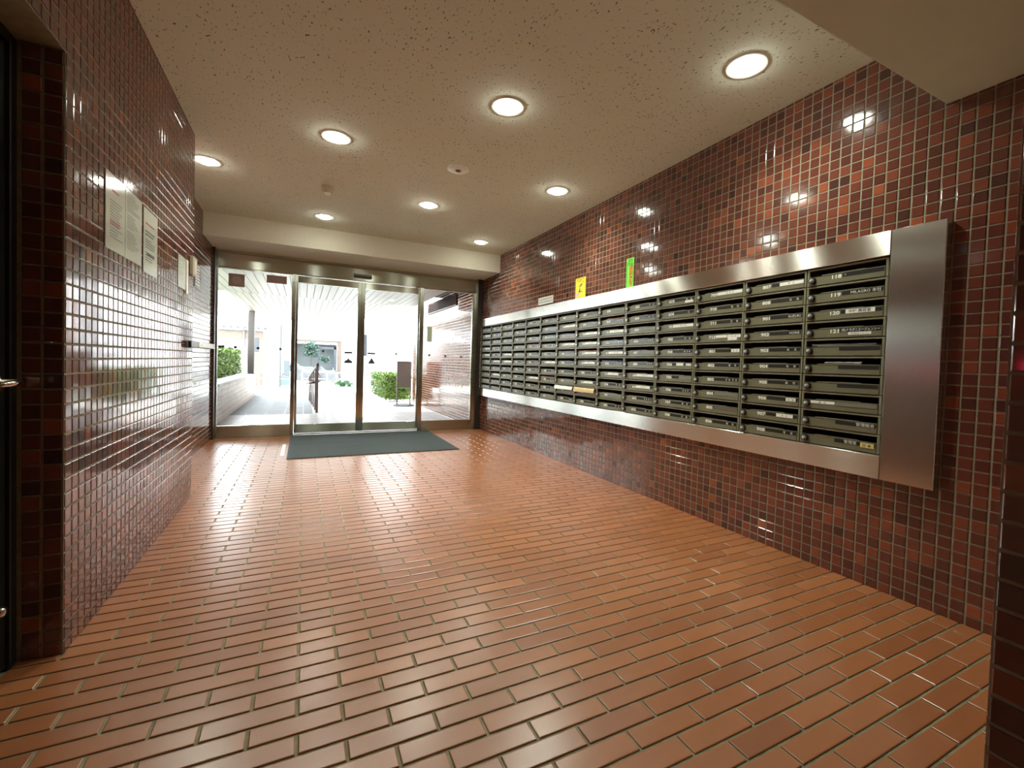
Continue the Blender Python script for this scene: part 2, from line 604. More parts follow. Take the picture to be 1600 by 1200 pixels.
def grid_cells(u0, u1, v0, v1, pu, pv, ou, ov, gu, gv, skip=None):
    """regular mosaic: joints at ou + i*pu and ov + j*pv, tiles cut at the edges"""
    out = []
    i0, i1 = math.floor((u0 - ou) / pu), math.ceil((u1 - ou) / pu)
    j0, j1 = math.floor((v0 - ov) / pv), math.ceil((v1 - ov) / pv)
    for i in range(i0, i1):
        a, b = max(u0, ou + i * pu + gu / 2), min(u1, ou + (i + 1) * pu - gu / 2)
        if b - a < 0.008:
            continue
        for j in range(j0, j1):
            c, d = max(v0, ov + j * pv + gv / 2), min(v1, ov + (j + 1) * pv - gv / 2)
            if d - c < 0.008:
                continue
            u, v = (a + b) / 2, (c + d) / 2
            if skip and skip(u, v):
                continue
            out.append((u, v, round(b - a, 4), round(d - c, 4)))
    return out


def bond_cells(u0, u1, v0, v1, L, Wd, ou, ov, g):
    """running bond: rows along u"""
    out = []
    j0, j1 = math.floor((v0 - ov) / Wd), math.ceil((v1 - ov) / Wd)
    for j in range(j0, j1):
        c, d = max(v0, ov + j * Wd + g / 2), min(v1, ov + (j + 1) * Wd - g / 2)
        if d - c < 0.012:
            continue
        off = ou + (L / 2 if j % 2 else 0)
        for i in range(math.floor((u0 - off) / L), math.ceil((u1 - off) / L)):
            a, b = max(u0, off + i * L + g / 2), min(u1, off + (i + 1) * L - g / 2)
            if b - a < 0.015:
                continue
            out.append(((a + b) / 2, (c + d) / 2, round(b - a, 4), round(d - c, 4)))
    return out


PU, PV, OZ = 0.0505, 0.0490, 1.0213
GU, GV = 0.0070, 0.0055
TT = 0.0024

# ------------------------------------------------------------------ room shell
# mailbox wall, open where the mailbox bank is let into it
BY0, BY1, BZ0, BZ1 = 0.91, 6.42, 0.54, 1.65
mb = MB()
mb.box(XR, XR + 0.45, 0.20, BY0, 0, H)
mb.box(XR, XR + 0.45, BY1, YD + 0.12, 0, H)
mb.box(XR, XR + 0.45, BY0, BY1, 0, BZ0)
mb.box(XR, XR + 0.45, BY0, BY1, BZ1, H)
mb.box(XR + 0.35, XR + 0.45, BY0, BY1, BZ0, BZ1)
wall_r = struct(mb.build('wall_right', M['grout']), 'tiled wall of glossy red-brown mosaic carrying the long mailbox bank', 'wall')
cells = grid_cells(0.31, YD - 0.02, 0.0, H, 0.0511, PV, 0.788, OZ, GU, GV,
                   skip=lambda u, v: (0.92 < u < 6.42 and 0.55 < v < 1.645) or (u < YB - 0.02 and v > ZB + 0.03))
tiles(wall_r, 'tile', (XR, 0, 0), (0, -1, 0), (0, 0, 1), [(-u, v, a, b) for u, v, a, b in cells], M['tile'], seed=11)

# pillar-like wall end close to the camera
XC, YC = 1.045, 0.304
mb = MB()
mb.box(XC, XR + 0.45, -2.5, YC - 0.0, 0, ZB)
wall_c = struct(mb.build('wall_corner', M['grout']), 'dark tiled wall end nearest the camera beside the mailbox wall', 'wall')
cells = grid_cells(-1.2, YC - 0.003, 0.0, ZB - 0.01, PU, PV, YC, 0.5715 - 0.001, 0.005, 0.006)
tiles(wall_c, 'tile', (XC, 0, 0), (0, -1, 0), (0, 0, 1), [(-u, v, a, b) for u, v, a, b in cells], M['tile'], seed=12)
cells = grid_cells(XC + 0.003, XR - 0.01, 0.0, ZB - 0.01, PU, PV, XC, OZ, GU, GV)
tiles(wall_c, 'tile', (0, YC, 0), (-1, 0, 0), (0, 0, 1), [(-u, v, a, b) for u, v, a, b in cells], M['tile'], seed=13)

# notice wall with the side-door opening
DY0 = 0.98
ZL = 1.951            # lintel underside
mb = MB()
mb.box(XL - 0.27, XL, YJ, YE, 0, H)
mb.box(XL - 0.27, XL, DY0, YJ, ZL, H)
mb.box(XL - 0.27, XL, -2.5, DY0, 0, H)
wall_l = struct(mb.build('wall_left', M['grout']), 'glossy red-brown tiled wall carrying the paper notices', 'wall')
cells = grid_cells(YJ + 0.003, YE - 0.002, 0.0, H, PU, PV, YJ, OZ, GU, GV)
cells += grid_cells(0.2, YJ + 0.003, ZL + 0.002, H, PU, PV, YJ, OZ, GU, GV, skip=lambda u, v: u < YB - 0.02 and v > ZB)
tiles(wall_l, 'tile', (XL, 0, 0), (0, 1, 0), (0, 0, 1), cells, M['tile'], seed=14)
cells = grid_cells(XL - 0.105, XL - 0.002, 0.0, ZL - 0.005, 0.0505, PV, XL, OZ, 0.007, GV)
tiles(wall_l, 'tile', (0, YJ, 0), (1, 0, 0), (0, 0, 1), cells, M['tile'], seed=15, limit=110)

# niche wall before the entrance screen
mb = MB()
mb.box(XN - 0.2, XN, YE - 0.05, YD + 0.12, 0, H)
wall_n = struct(mb.build('wall_niche', M['grout']), 'set-back tiled wall between the notice wall and glass entrance', 'wall')
cells = grid_cells(YE + 0.004, YD - 0.03, 0.0, H, PU, PV, YE, OZ, GU, GV)
tiles(wall_n, 'tile', (XN, 0, 0), (0, 1, 0), (0, 0, 1), cells, M['tile'], seed=16)
cells = grid_cells(XN + 0.004, XL - 0.002, 0.0, H, PU, PV, XL, OZ, GU, GV)
tiles(wall_l, 'tile', (0, YE, 0), (-1, 0, 0), (0, 0, 1), [(-u, v, a, b) for u, v, a, b in cells], M['tile'], seed=17, limit=0, field='corner_tile_field')

# back wall behind the camera
mb = MB()
mb.box(XL - 0.3, XR + 0.5, -2.7, -2.5, 0, H)
struct(mb.build('wall_back', M['dark_wall']), 'plain dark wall behind the camera', 'wall')

# floor
mb = MB()
mb.box(XL - 0.35, XR + 0.5, -2.7, YD + 0.05, -0.12, -0.0042)
floor = struct(mb.build('floor', M['floor_grout']), 'orange-brown brick floor laid in running bond', 'floor')
cells = bond_cells(XN, XR, 0.25, YD - 0.02, 0.2325, 0.0697, 0.0, 1.532 - 0.03485 - 20 * 0.0697, 0.0085)
cells = [c_ for c_ in cells if not (c_[0] < XL - 0.12 and c_[1] < YE) and not (c_[0] > XC and c_[1] < YC)]
tiles(floor, 'brick', (0, 0, -0.006), (1, 0, 0), (0, 1, 0), cells, M['brick'], seed=21, t=0.006, c=0.0020, tilt=0.002, field='brick_field')

# ceilings
mb = MB()
mb.box(XN - 0.2, XR + 0.45, YB - 0.05, YD + 0.2, H, H + 0.15)
struct(mb.build('ceiling', M['ceiling']), 'beige acoustic board ceiling with dark flecks', 'ceiling')
mb = MB()
mb.box(XL - 0.3, XR + 0.45, -2.7, YB, ZB, H + 0.15)
struct(mb.build('trim_lowered_ceiling', M['plain_ceiling']), 'plain beige lowered ceiling over the near end of the lobby', 'ceiling')
mb = MB()
mb.box(XN, XR, YS, YD + 0.15, ZS, H)
struct(mb.build('trim_soffit', M['soffit']), 'cream boxed soffit above the glass entrance', 'soffit')

# ------------------------------------------------------------------ downlights
mbf = MB().lathe([(0.070, 0.0), (0.074, -0.005), (0.088, -0.006), (0.092, -0.002), (0.092, 0.0)], 28)
# flange as an open ring
def ring(prof, n=28):
    q = MB()
    vs, fs = [], []
    for (r_, h_) in prof:
        for k in range(n):
            a = 2 * math.pi * k / n
            vs.append((r_ * math.cos(a), r_ * math.sin(a), h_))
    for i in range(len(prof) - 1):
        for k in range(n):
            fs.append((i * n + k, (i + 1) * n + k, (i + 1) * n + (k + 1) % n, i * n + (k + 1) % n))
    return q.add(vs, fs)


me_fl = ring([(0.096, -0.0002), (0.093, -0.0045), (0.068, -0.0055), (0.0645, -0.003)], 40).mesh('flange', M['flange'])
me_rf = ring([(0.0645, -0.005), (0.062, -0.0035), (0.060, -0.0015), (0.058, -0.0008)]).mesh('reflector', M['reflector'])
me_lp = MB().lathe([(0.0560, -0.0012), (0.055, -0.010), (0.048, -0.017), (0.032, -0.0215), (0.001, -0.023)], 28).mesh('lens', M['lamp'])
LAMPS = [(1.935, 1.534, 'downlight nearest the camera above the mailbox end panel'),
         (1.048, 2.431, 'downlight in the middle of the ceiling over the brick floor'),
         (0.174, 3.334, 'downlight in the ceiling nearest the first paper notice'),
         (-0.700, 4.245, 'downlight half hidden behind the end of the notice wall'),
         (1.939, 3.362, 'downlight above the green and yellow signs on the tiled wall'),
         (1.052, 4.292, 'downlight between the smoke detector and the soffit middle'),
         (0.174, 5.224, 'downlight beside the soffit, just beyond the round sensor'),
         (1.950, 5.238, 'farthest downlight, in the ceiling corner by soffit and mailbox wall'),
]
for i, (x, y, lb) in enumerate(LAMPS):
    t = thing('downlight', 'round white ' + lb, 'ceiling light', (x, y, H), 'recessed ceiling downlights')
    place('flange', me_fl, t)
    place('reflector', me_rf, t)
    place('lens', me_lp, t, smooth=True)
    ld = bpy.data.lights.new('downlight_beam', 'AREA')
    ld.shape = 'DISK'
    ld.size = 0.090
    ld.energy = LAMP_W
    ld.color = LAMP_COL
    ld.spread = math.radians(LAMP_SPREAD)
    lo = bpy.data.objects.new('downlight_beam', ld)
    COL.objects.link(lo)
    lo.parent = t
    lo.location = (0, 0, -0.0245)

# smoke detector plate and sensor dome
t = thing('smoke_detector', 'flat round white detector plate on the ceiling between downlights', 'detector', (1.053, 3.377, H))
MB().lathe([(0.085, 0.0), (0.085, -0.006), (0.078, -0.012), (0.03, -0.016), (0.001, -0.016)], 28).build('cover', M['white_plastic'], t, True)
MB().lathe([(0.022, -0.014), (0.020, -0.022), (0.012, -0.026), (0.001, -0.026)], 16).build('sensing_tip', M['grey_metal'], t, True)
t = thing('occupancy_sensor', 'small beige dome sensor on the ceiling before the soffit', 'sensor', (0.165, 4.323, H))
MB().lathe([(0.052, 0.0), (0.052, -0.018), (0.044, -0.040), (0.03, -0.052), (0.001, -0.054)], 24).build('housing', M['beige_plastic'], t, True)
MB().lathe([(0.026, -0.050), (0.025, -0.062), (0.016, -0.068), (0.001, -0.069)], 18).build('lens', M['white_plastic'], t, True)

# ------------------------------------------------------------------ entrance screen: header, side windows, sliding doors
G = 0                      # grain axis along X
mb = MB()
mb.bevbox(XN + 0.005, XR - 0.05, YD - 0.01, YD + 0.12, 2.062, ZS, 0.003, grain=0)
hdr = struct(mb.build('trim_header', M['steel_door']), 'brushed steel header across the top of the glass entrance', 'header')
MB().box(XN + 0.01, XR - 0.055, YD - 0.012, YD - 0.009, 2.232, 2.236).build('shadow_joint', M['black'], hdr)
# the door sensor on the header
t = thing('door_sensor', 'black and grey motion sensor strip above the sliding door joint', 'sensor', (0.70, YD - 0.01, 2.10))
MB().bevbox(-0.115, 0.115, -0.030, 0, 0.0, 0.050, 0.004).build('housing', M['grey_metal'], t)
MB().bevbox(-0.105, 0.105, -0.034, -0.028, 0.004, 0.020, 0.002).build('lens', M['black'], t)

# jambs
mb = MB()
mb.box(XN + 0.002, XN + 0.024, YD - 0.10, YD + 0.10, 0, ZS, grain=2)
struct(mb.build('trim_jamb', M['dark_steel']), 'dark metal jamb where the glass screen meets the niche wall', 'door jamb')
mb = MB()
mb.box(2.345, XR - 0.006, YD - 0.06, YD + 0.10, 0, ZS)
jr = struct(mb.build('trim_jamb', M['dark_steel']), 'dark metal jamb where the glass screen meets the mailbox wall', 'door jamb')
MB().box(2.325, 2.345, YD - 0.03, YD + 0.08, 0, ZS, grain=2).build('edge_strip', M['steel_door'], jr)


def leaf(name, x0, x1, yc, z0, z1, st, rail_b, rail_t, label, cat, dots=()):
    """one glazed leaf: two stiles, two rails, a pane"""
    o = thing(name, label, cat, (0, yc, 0))
    o['kind'] = 'structure'
    d = 0.022
    MB().bevbox(x0, x0 + st[0], -d, d, z0, z1, 0.002, grain=2).build('stile', M['steel_door'], o)
    MB().bevbox(x1 - st[1], x1, -d, d, z0, z1, 0.002, grain=2).build('stile', M['steel_door'], o)
    MB().bevbox(x0 + st[0], x1 - st[1], -d + 0.002, d - 0.002, z0, z0 + rail_b, 0.002, grain=0).build('bottom_rail', M['steel_door'], o)
    if rail_t:
        MB().bevbox(x0 + st[0], x1 - st[1], -d + 0.002, d - 0.002, z1 - rail_t, z1, 0.002, grain=0).build('top_rail', M['steel_door'], o)
    MB().box(x0 + st[0] - 0.004, x1 - st[1] + 0.004, -0.004, 0.004, z0 + rail_b - 0.004, z1 - rail_t + 0.004).build('pane', M['glass'], o)
    for (dx, dz) in dots:
        MB().lathe([(0.016, -0.0065), (0.016, -0.0048)], 12, 'y', (dx, 0, dz)).build('safety_dot', M['black'], o)
    return o


w1 = leaf('window_1', XN + 0.024, -0.105, YD + 0.02, 0, 2.062, (0.014, 0.042), 0.145, 0.012,
          'tall fixed glass pane beside the niche wall with two brown stickers', 'window', [(-0.905, 1.107), (-0.875, 1.109), (-0.748, 1.105), (-0.51, 1.104), (-0.266, 1.103)])
d1 = leaf('door_1', -0.105, 0.697, YD + 0.07, 0.022, 2.055, (0.03, 0.046), 0.115, 0.085,
          'sliding glass door leaf nearer the niche wall, with lopsided triangle sticker', 'door', [(0.23, 1.099)])
d2 = leaf('door_2', 0.697, 1.50, YD + 0.07, 0.022, 2.055, (0.046, 0.03), 0.115, 0.085,
          'sliding glass door leaf nearer the mailbox wall, with pointed triangle sticker', 'door', [(1.176, 1.098)])
w2 = leaf('window_2', 1.485, 2.327, YD + 0.02, 0, 2.062, (0.056, 0.046), 0.145, 0.012,
          'tall fixed glass pane beside the mailbox wall with one sage sticker', 'window', [(1.64, 1.098), (1.88, 1.094), (2.125, 1.09)])
MB().box(-0.827, -0.661, -0.0075, -0.005, 1.840, 1.995).build('square_sticker', M['brown_sticker'], w1)
MB().box(-0.427, -0.207, -0.0075, -0.005, 1.925, 2.022).build('oblong_sticker', M['brown_sticker'], w1)
q = MB()
q.lathe([(0.05, -0.0082), (0.05, -0.0078)], 20, 'y', (-0.744, 0, 1.92))
q.build('round_mark', mat('sticker_mark', (0.50, 0.38, 0.33), 0.4), w1)
MB().box(1.602, 1.672, -0.0075, -0.005, 1.294, 1.513).build('sage_sticker', M['sage_sticker'], w2)
# door stickers: a bar with a triangle below
for dr, xb, lop in ((d1, 0.545, True), (d2, 0.845, False)):
    MB().box(xb - 0.052, xb + 0.052, -0.0072, -0.005, 1.078, 1.104).build('bar_sticker', M['navy'], dr)
    if lop:
        pts = [(-0.052, 0.948), (0.052, 0.950), (0.052, 0.975), (0.012, 1.000), (0.0, 1.032), (-0.012, 1.000), (-0.052, 0.975)]
    else:
        pts = [(-0.050, 0.95), (0.050, 0.95), (0.002, 1.035)]
    n = len(pts)
    q = MB()
    q.add([(xb + a, -0.0072, z) for a, z in pts] + [(xb + a, -0.005, z) for a, z in pts],
          [tuple(range(n)), tuple(range(n, 2 * n))[::-1]] + [(i, n + i, n + (i + 1) % n, (i + 1) % n) for i in range(n)])
    q.build('triangle_sticker', M['navy'], dr)
# door floor guide
mb = MB()
mb.box(-0.1, 1.49, YD + 0.045, YD + 0.095, 0.0, 0.004)
struct(mb.build('trim_threshold', M['steel']), 'thin steel floor guide under the sliding doors', 'threshold')

# ------------------------------------------------------------------ mailbox bank
# (room number, strip kind) per mailbox; columns counted from the end panel
ROWS0 = ['118', '119', '120', '121', '', '', '', '', '', '']
ROWN = [ROWS0,
        ['807', '808', '901', '902', '903', '904', '905', '906', '907', '908'],
        ['709', '710', '711', '712', '801', '802', '803', '804', '805', '806'],
        ['613', '614', '701', '702', '703', '704', '705', '706', '707', '708'],
        ['603', '604', '605', '606', '607', '608', '609', '610', '611', '612'],
        ['509', '510', '511', '512', '513', '514', '515', '516', '601', '602'],
        ['415', '416', '501', '502', '503', '504', '505', '506', '507', '508'],
        ['405', '406', '407', '408', '409', '410', '411', '412', '413', '414'],
        ['311', '312', '313', '314', '315', '316', '401', '402', '403', '404'],
        ['301', '302', '303', '304', '305', '306', '307', '308', '309', '310'],
        ['207', '208', '209', '210', '211', '212', '213', '214', '215', '216'],
        ['113', '114', '115', '116', '201', '202', '203', '204', '205', '206'],
        ['103', '104', '105', '106', '107', '108', '109', '110', '111', '112'],
        ['', '', '', '', '', '', '', '', '101', '102']]
# marks: m2/m1/m3/m4 small characters in the strip; W a,b white paper from a to b; G a,b faded grey; t text
STR = [['m0', 'tMILAGRO \u672c\u793e', 'H', 'K', '', '', '', 'L', 't\u7ba1\u7406\u7d44\u5408', 'Y'],
       ['W0.60,0.965', 'm2', 'tSUZUKI', 'tHORIE', 'm2', 'm2', 'm2', 'w0.78,0.93', 'w0.64,0.90', 'm2'],
       ['W0.47,0.965', 'm2', 'm2', 'V', 'w0.80,0.96', 'm2', 'm4', 'G0.49,0.97', 'O', 'm2'],
       ['B', 'm1', 'W0.46,0.965', 'm2', 'm3', 'X', 'G0.66,0.97', 'm3', 'm2', 'm2'],
       ['m2', 'm2', 'G0.47,0.97', 'm3', 'G0.55,0.97', 'm3', 'W0.46,0.965', 'w0.46,0.88', 'm4', 'm2'],
       ['G0.47,0.97', 'm4', 'W0.45,0.96', 'm2', 'W0.45,0.965', 'm2', 'w0.45,0.84', 'm2', 'G0.46,0.97', 'm2'],
       ['m2', 'm1', 'W0.46,0.96', 'W0.46,0.96', 'W0.46,0.96', 'W0.46,0.90', 'm2', 'w0.46,0.85', 'G0.46,0.97', '']]
rs = random.Random(5)
while len(STR) < 14:
    STR.append([rs.choice(['m2', 'm2', 'W0.46,0.96', 'm3', 'G0.46,0.97', '']) for _ in range(10)])

YC0, CW, RH, ZT = 1.100, 0.3710, 0.0915, 1.550
XF = 2.398                 # front of the mailboxes
reqs = set()
for rows in ROWN:
    for s in rows:
        if s:
            reqs.add((s, 0.0255, 1.32, 0.0008))
for col in STR:
    for s in col:
        if s.startswith('t'):
            reqs.add((s[1:], 0.018, 1.1, 0.0))
KEYS = {'kata': ('\u32a4', 0.02, 1, 0)}
K121 = ('(\u6709)\u30ca\u30ab\u30c0\u30cb\u30a8\u30fc\u30b8\u30a7\u30f3\u30b7\u30fc', 0.0165, 0.80, 0.0)
K121B = ('\u682a\u5f0f\u4f1a\u793e\u30c8\u30e9\u30a4\u30ba', 0.0095, 1.05, 0.0)
K120 = ('\u4e2d\u6751 \u7f8e\u5bb9\u5ba4', 0.0185, 1.0, 0.0003)
KADM = ('\u7ba1\u7406\u5ba4', 0.0175, 1.1, 0.0)
KYEL = ('\u65e5 \u672c', 0.016, 1.1, 0.0003)
KG1 = ('\u9632\u72af', 0.075, 1.0, 0.001)
KGR = [(c_, 0.042, 1.15, 0.0012) for c_ in '\u7279\u5225\u8b66\u6212\u4e2d']
KGX = ('!!', 0.045, 1.1, 0.001)
KG2 = [(c_, 0.030, 1.1, 0.0008) for c_ in '\u9632\u72af']
KY = [('\u4e0d\u6cd5\u6295\u68c4', 0.036, 0.95, 0.0006)]
for k in [K121, K121B, K120, KADM, KYEL, KGX] + KGR + KG2 + KY:
    reqs.add(k)
make_texts(sorted(reqs))

cwb, rhb = CW - 0.004, RH - 0.003
hy = cwb / 2
zsl0, zsl1 = 0.0535, 0.0795      # letter slot
q = MB()                          # housing: open-fronted tray with a raised rim
D_ = 0.24
q.box(0.0, D_, -hy, hy, 0.0, 0.003)
q.box(0.0, D_, -hy, hy, rhb - 0.003, rhb)
q.box(0.0, D_, -hy, -hy + 0.003, 0, rhb)
q.box(0.0, D_, hy - 0.003, hy, 0, rhb)
me_house = q.mesh('housing', M['olive'])
q = MB()
q.box(D_ - 0.004, D_, -hy + 0.003, hy - 0.003, 0.003, rhb - 0.003)
q.box(0.05, D_ - 0.004, -hy + 0.0035, hy - 0.0035, 0.0035, 0.005)
me_back = q.mesh('back_plate', M['slot_black'])
q = MB()
q.bevbox(-0.0015, 0.012, -hy, hy, zsl1, rhb, 0.0015)
q.bevbox(-0.0015, 0.012, -hy, -hy + 0.011, 0.0, zsl1, 0.0015)
q.bevbox(-0.0015, 0.012, hy - 0.011, hy, 0.0, zsl1, 0.0015)
me_rim = q.mesh('rim', M['olive_light'])
q = MB()                          # door: stepped upper edge, lower by the dial and at the far end of the slot
yl, yr = hy - 0.0115, -hy + 0.0115
q.bevbox(-0.004, 0.004, yr, yl, 0.0015, 0.0475, 0.0015)
prof = [(yl, 0.0475), (yl - 0.060, 0.0475), (yl - 0.068, 0.0520), (yr + 0.085, 0.0535), (yr + 0.075, 0.0500), (yr, 0.0500), (yr, 0.0470), (yl, 0.0470)]
n = len(prof)
q.add([(-0.0055, y, z) for y, z in prof] + [(0.004, y, z) for y, z in prof],
      [tuple(range(n)), tuple(range(n, 2 * n))[::-1]] + [(i, n + i, n + (i + 1) % n, (i + 1) % n) for i in range(n)])
me_door = q.mesh('door', M['olive'])
q = MB()                          # toothed dial
n = 40
prof = []
vs, fs = [], []
for h_, s_ in ((-0.0040, 1.0), (-0.0165, 0.97), (-0.0188, 0.90), (-0.0188, 0.44)):
    for k in range(n):
        a = 2 * math.pi * k / n
        rr = (0.0188 if (k // 2) % 2 == 0 else 0.0168) * s_ if s_ > 0.5 else 0.0188 * s_
        vs.append((h_, rr * math.cos(a), rr * math.sin(a)))
for i in range(3):
    for k in range(n):
        fs.append((i * n + k, i * n + (k + 1) % n, (i + 1) * n + (k + 1) % n, (i + 1) * n + k))
fs.append(tuple(3 * n + k for k in range(n)))
q.add(vs, fs)
me_dial = q.mesh('dial', M['dial'])
q = MB()
q.lathe([(0.0080, -0.0178), (0.0072, -0.0215), (0.0035, -0.0228), (0.0005, -0.0230)], 16, 'x')
q.box(-0.0240, -0.0215, -0.0014, 0.0014, -0.0072, 0.0072)
for k in range(10):              # white ticks round the dial
    a = 2 * math.pi * k / 10
    cy_, cz_ = 0.0112 * math.cos(a), 0.0112 * math.sin(a)
    ca, sa = math.cos(a), math.sin(a)
    pts_ = [(0.0060, -0.0009), (0.0155, -0.0008), (0.0155, 0.0008), (0.0060, 0.0009)]
    q.add([(-0.0192, r0 * ca - t0 * sa, r0 * sa + t0 * ca) for r0, t0 in pts_], [(0, 1, 2, 3)])
me_cap = q.mesh('dial_centre', mat('dial_marks', (0.62, 0.62, 0.58), 0.3, 0.3))


def uy(f):                        # fraction across the box (0 at the dial end) to local y
    return hy - f * cwb


SZ0, SZ1 = 0.0275, 0.0445         # name strip height
def strip_mesh(name, f0, f1, z0, z1, m, x=-0.0047):
    return MB().bevbox(x, -0.0038, uy(f1), uy(f0), z0, z1, 0.0003).mesh(name, m)


me_strip = strip_mesh('name_strip', 0.475, 0.958, SZ0 - 0.001, SZ1, M['strip'])


def glyph(q, cy, cz, s, kind, x=-0.0052):
    """a small square character of strokes, as far as the photograph shows it"""
    def bar(a, b, c, d):
        q.box(x, x + 0.0003, cy - b * s, cy - a * s, cz + c * s, cz + d * s)
    t_ = 0.11
    if kind % 4 == 0:
        bar(-.5, .5, .35, .35 + t_); bar(-.5, .5, -.45, -.45 + t_); bar(-t_ / 2, t_ / 2, -.45, .5); bar(-.4, .4, -.05, -.05 + t_)
    elif kind % 4 == 1:
        bar(-.45, .45, .3, .3 + t_); bar(-.45, -.45 + t_, -.5, .4); bar(.45 - t_, .45, -.5, .4); bar(-.45, .45, -.08, .03); bar(-.45, .45, -.5, -.5 + t_); bar(-t_ / 2, t_ / 2, -.5, .4)
    elif kind % 4 == 2:
        bar(-.5, -.1, .1, .1 + t_); bar(-.34, -.34 + t_, -.5, .5); bar(.0, .5, .3, .3 + t_); bar(.2, .2 + t_, -.5, .5); bar(.0, .5, -.1, -.1 + t_); bar(-.05, .5, -.5, -.5 + t_)
    else:
        bar(-.5, .5, .15, .15 + t_); bar(-.3, -.3 + t_, -.5, .5); bar(.2, .2 + t_, -.5, .5); bar(-.5, .5, -.3, -.3 + t_)


def marks_mesh(poss, s, seed, cz=(SZ0 + SZ1) / 2, x=-0.0052):
    q = MB()
    for i, f in enumerate(poss):
        glyph(q, uy(f), cz, s, seed + i, x)
    return q.mesh('name_marks', M['white_print'])


MARKS = {}
for sd in range(4):
    MARKS[('m2', sd)] = marks_mesh((0.78, 0.89), 0.0125, sd)
    MARKS[('m1', sd)] = marks_mesh((0.84,), 0.0125, sd)
    MARKS[('m3', sd)] = marks_mesh((0.78, 0.84, 0.90), 0.011, sd)
    MARKS[('m4', sd)] = marks_mesh((0.73, 0.79, 0.86, 0.92), 0.0105, sd)
    MARKS[('m0', sd)] = marks_mesh((0.51,), 0.008, sd)
PAPER = {}


def paper_piece(door, f0, f1, z0, z1, m, marks=True, seed=0, name='paper_label'):
    key = (f0, f1, z0, z1, m.name)
    if key not in PAPER:
        PAPER[key] = strip_mesh(name, f0, f1, z0, z1, m, -0.0054)
    place(name, PAPER[key], door)
    if marks:
        q = MB()
        mid, s = (f0 + f1) / 2, 0.009
        for i in range(2 if f1 - f0 < 0.4 else 3):
            glyph(q, uy(mid + (i - 0.5) * 0.065 if f1 - f0 < 0.4 else mid - 0.05 + i * 0.06), (z0 + z1) / 2, s, seed + i, -0.0059)
        place('label_marks', q.mesh('label_marks', M['ink']), door)['kind'] = 'stuff'


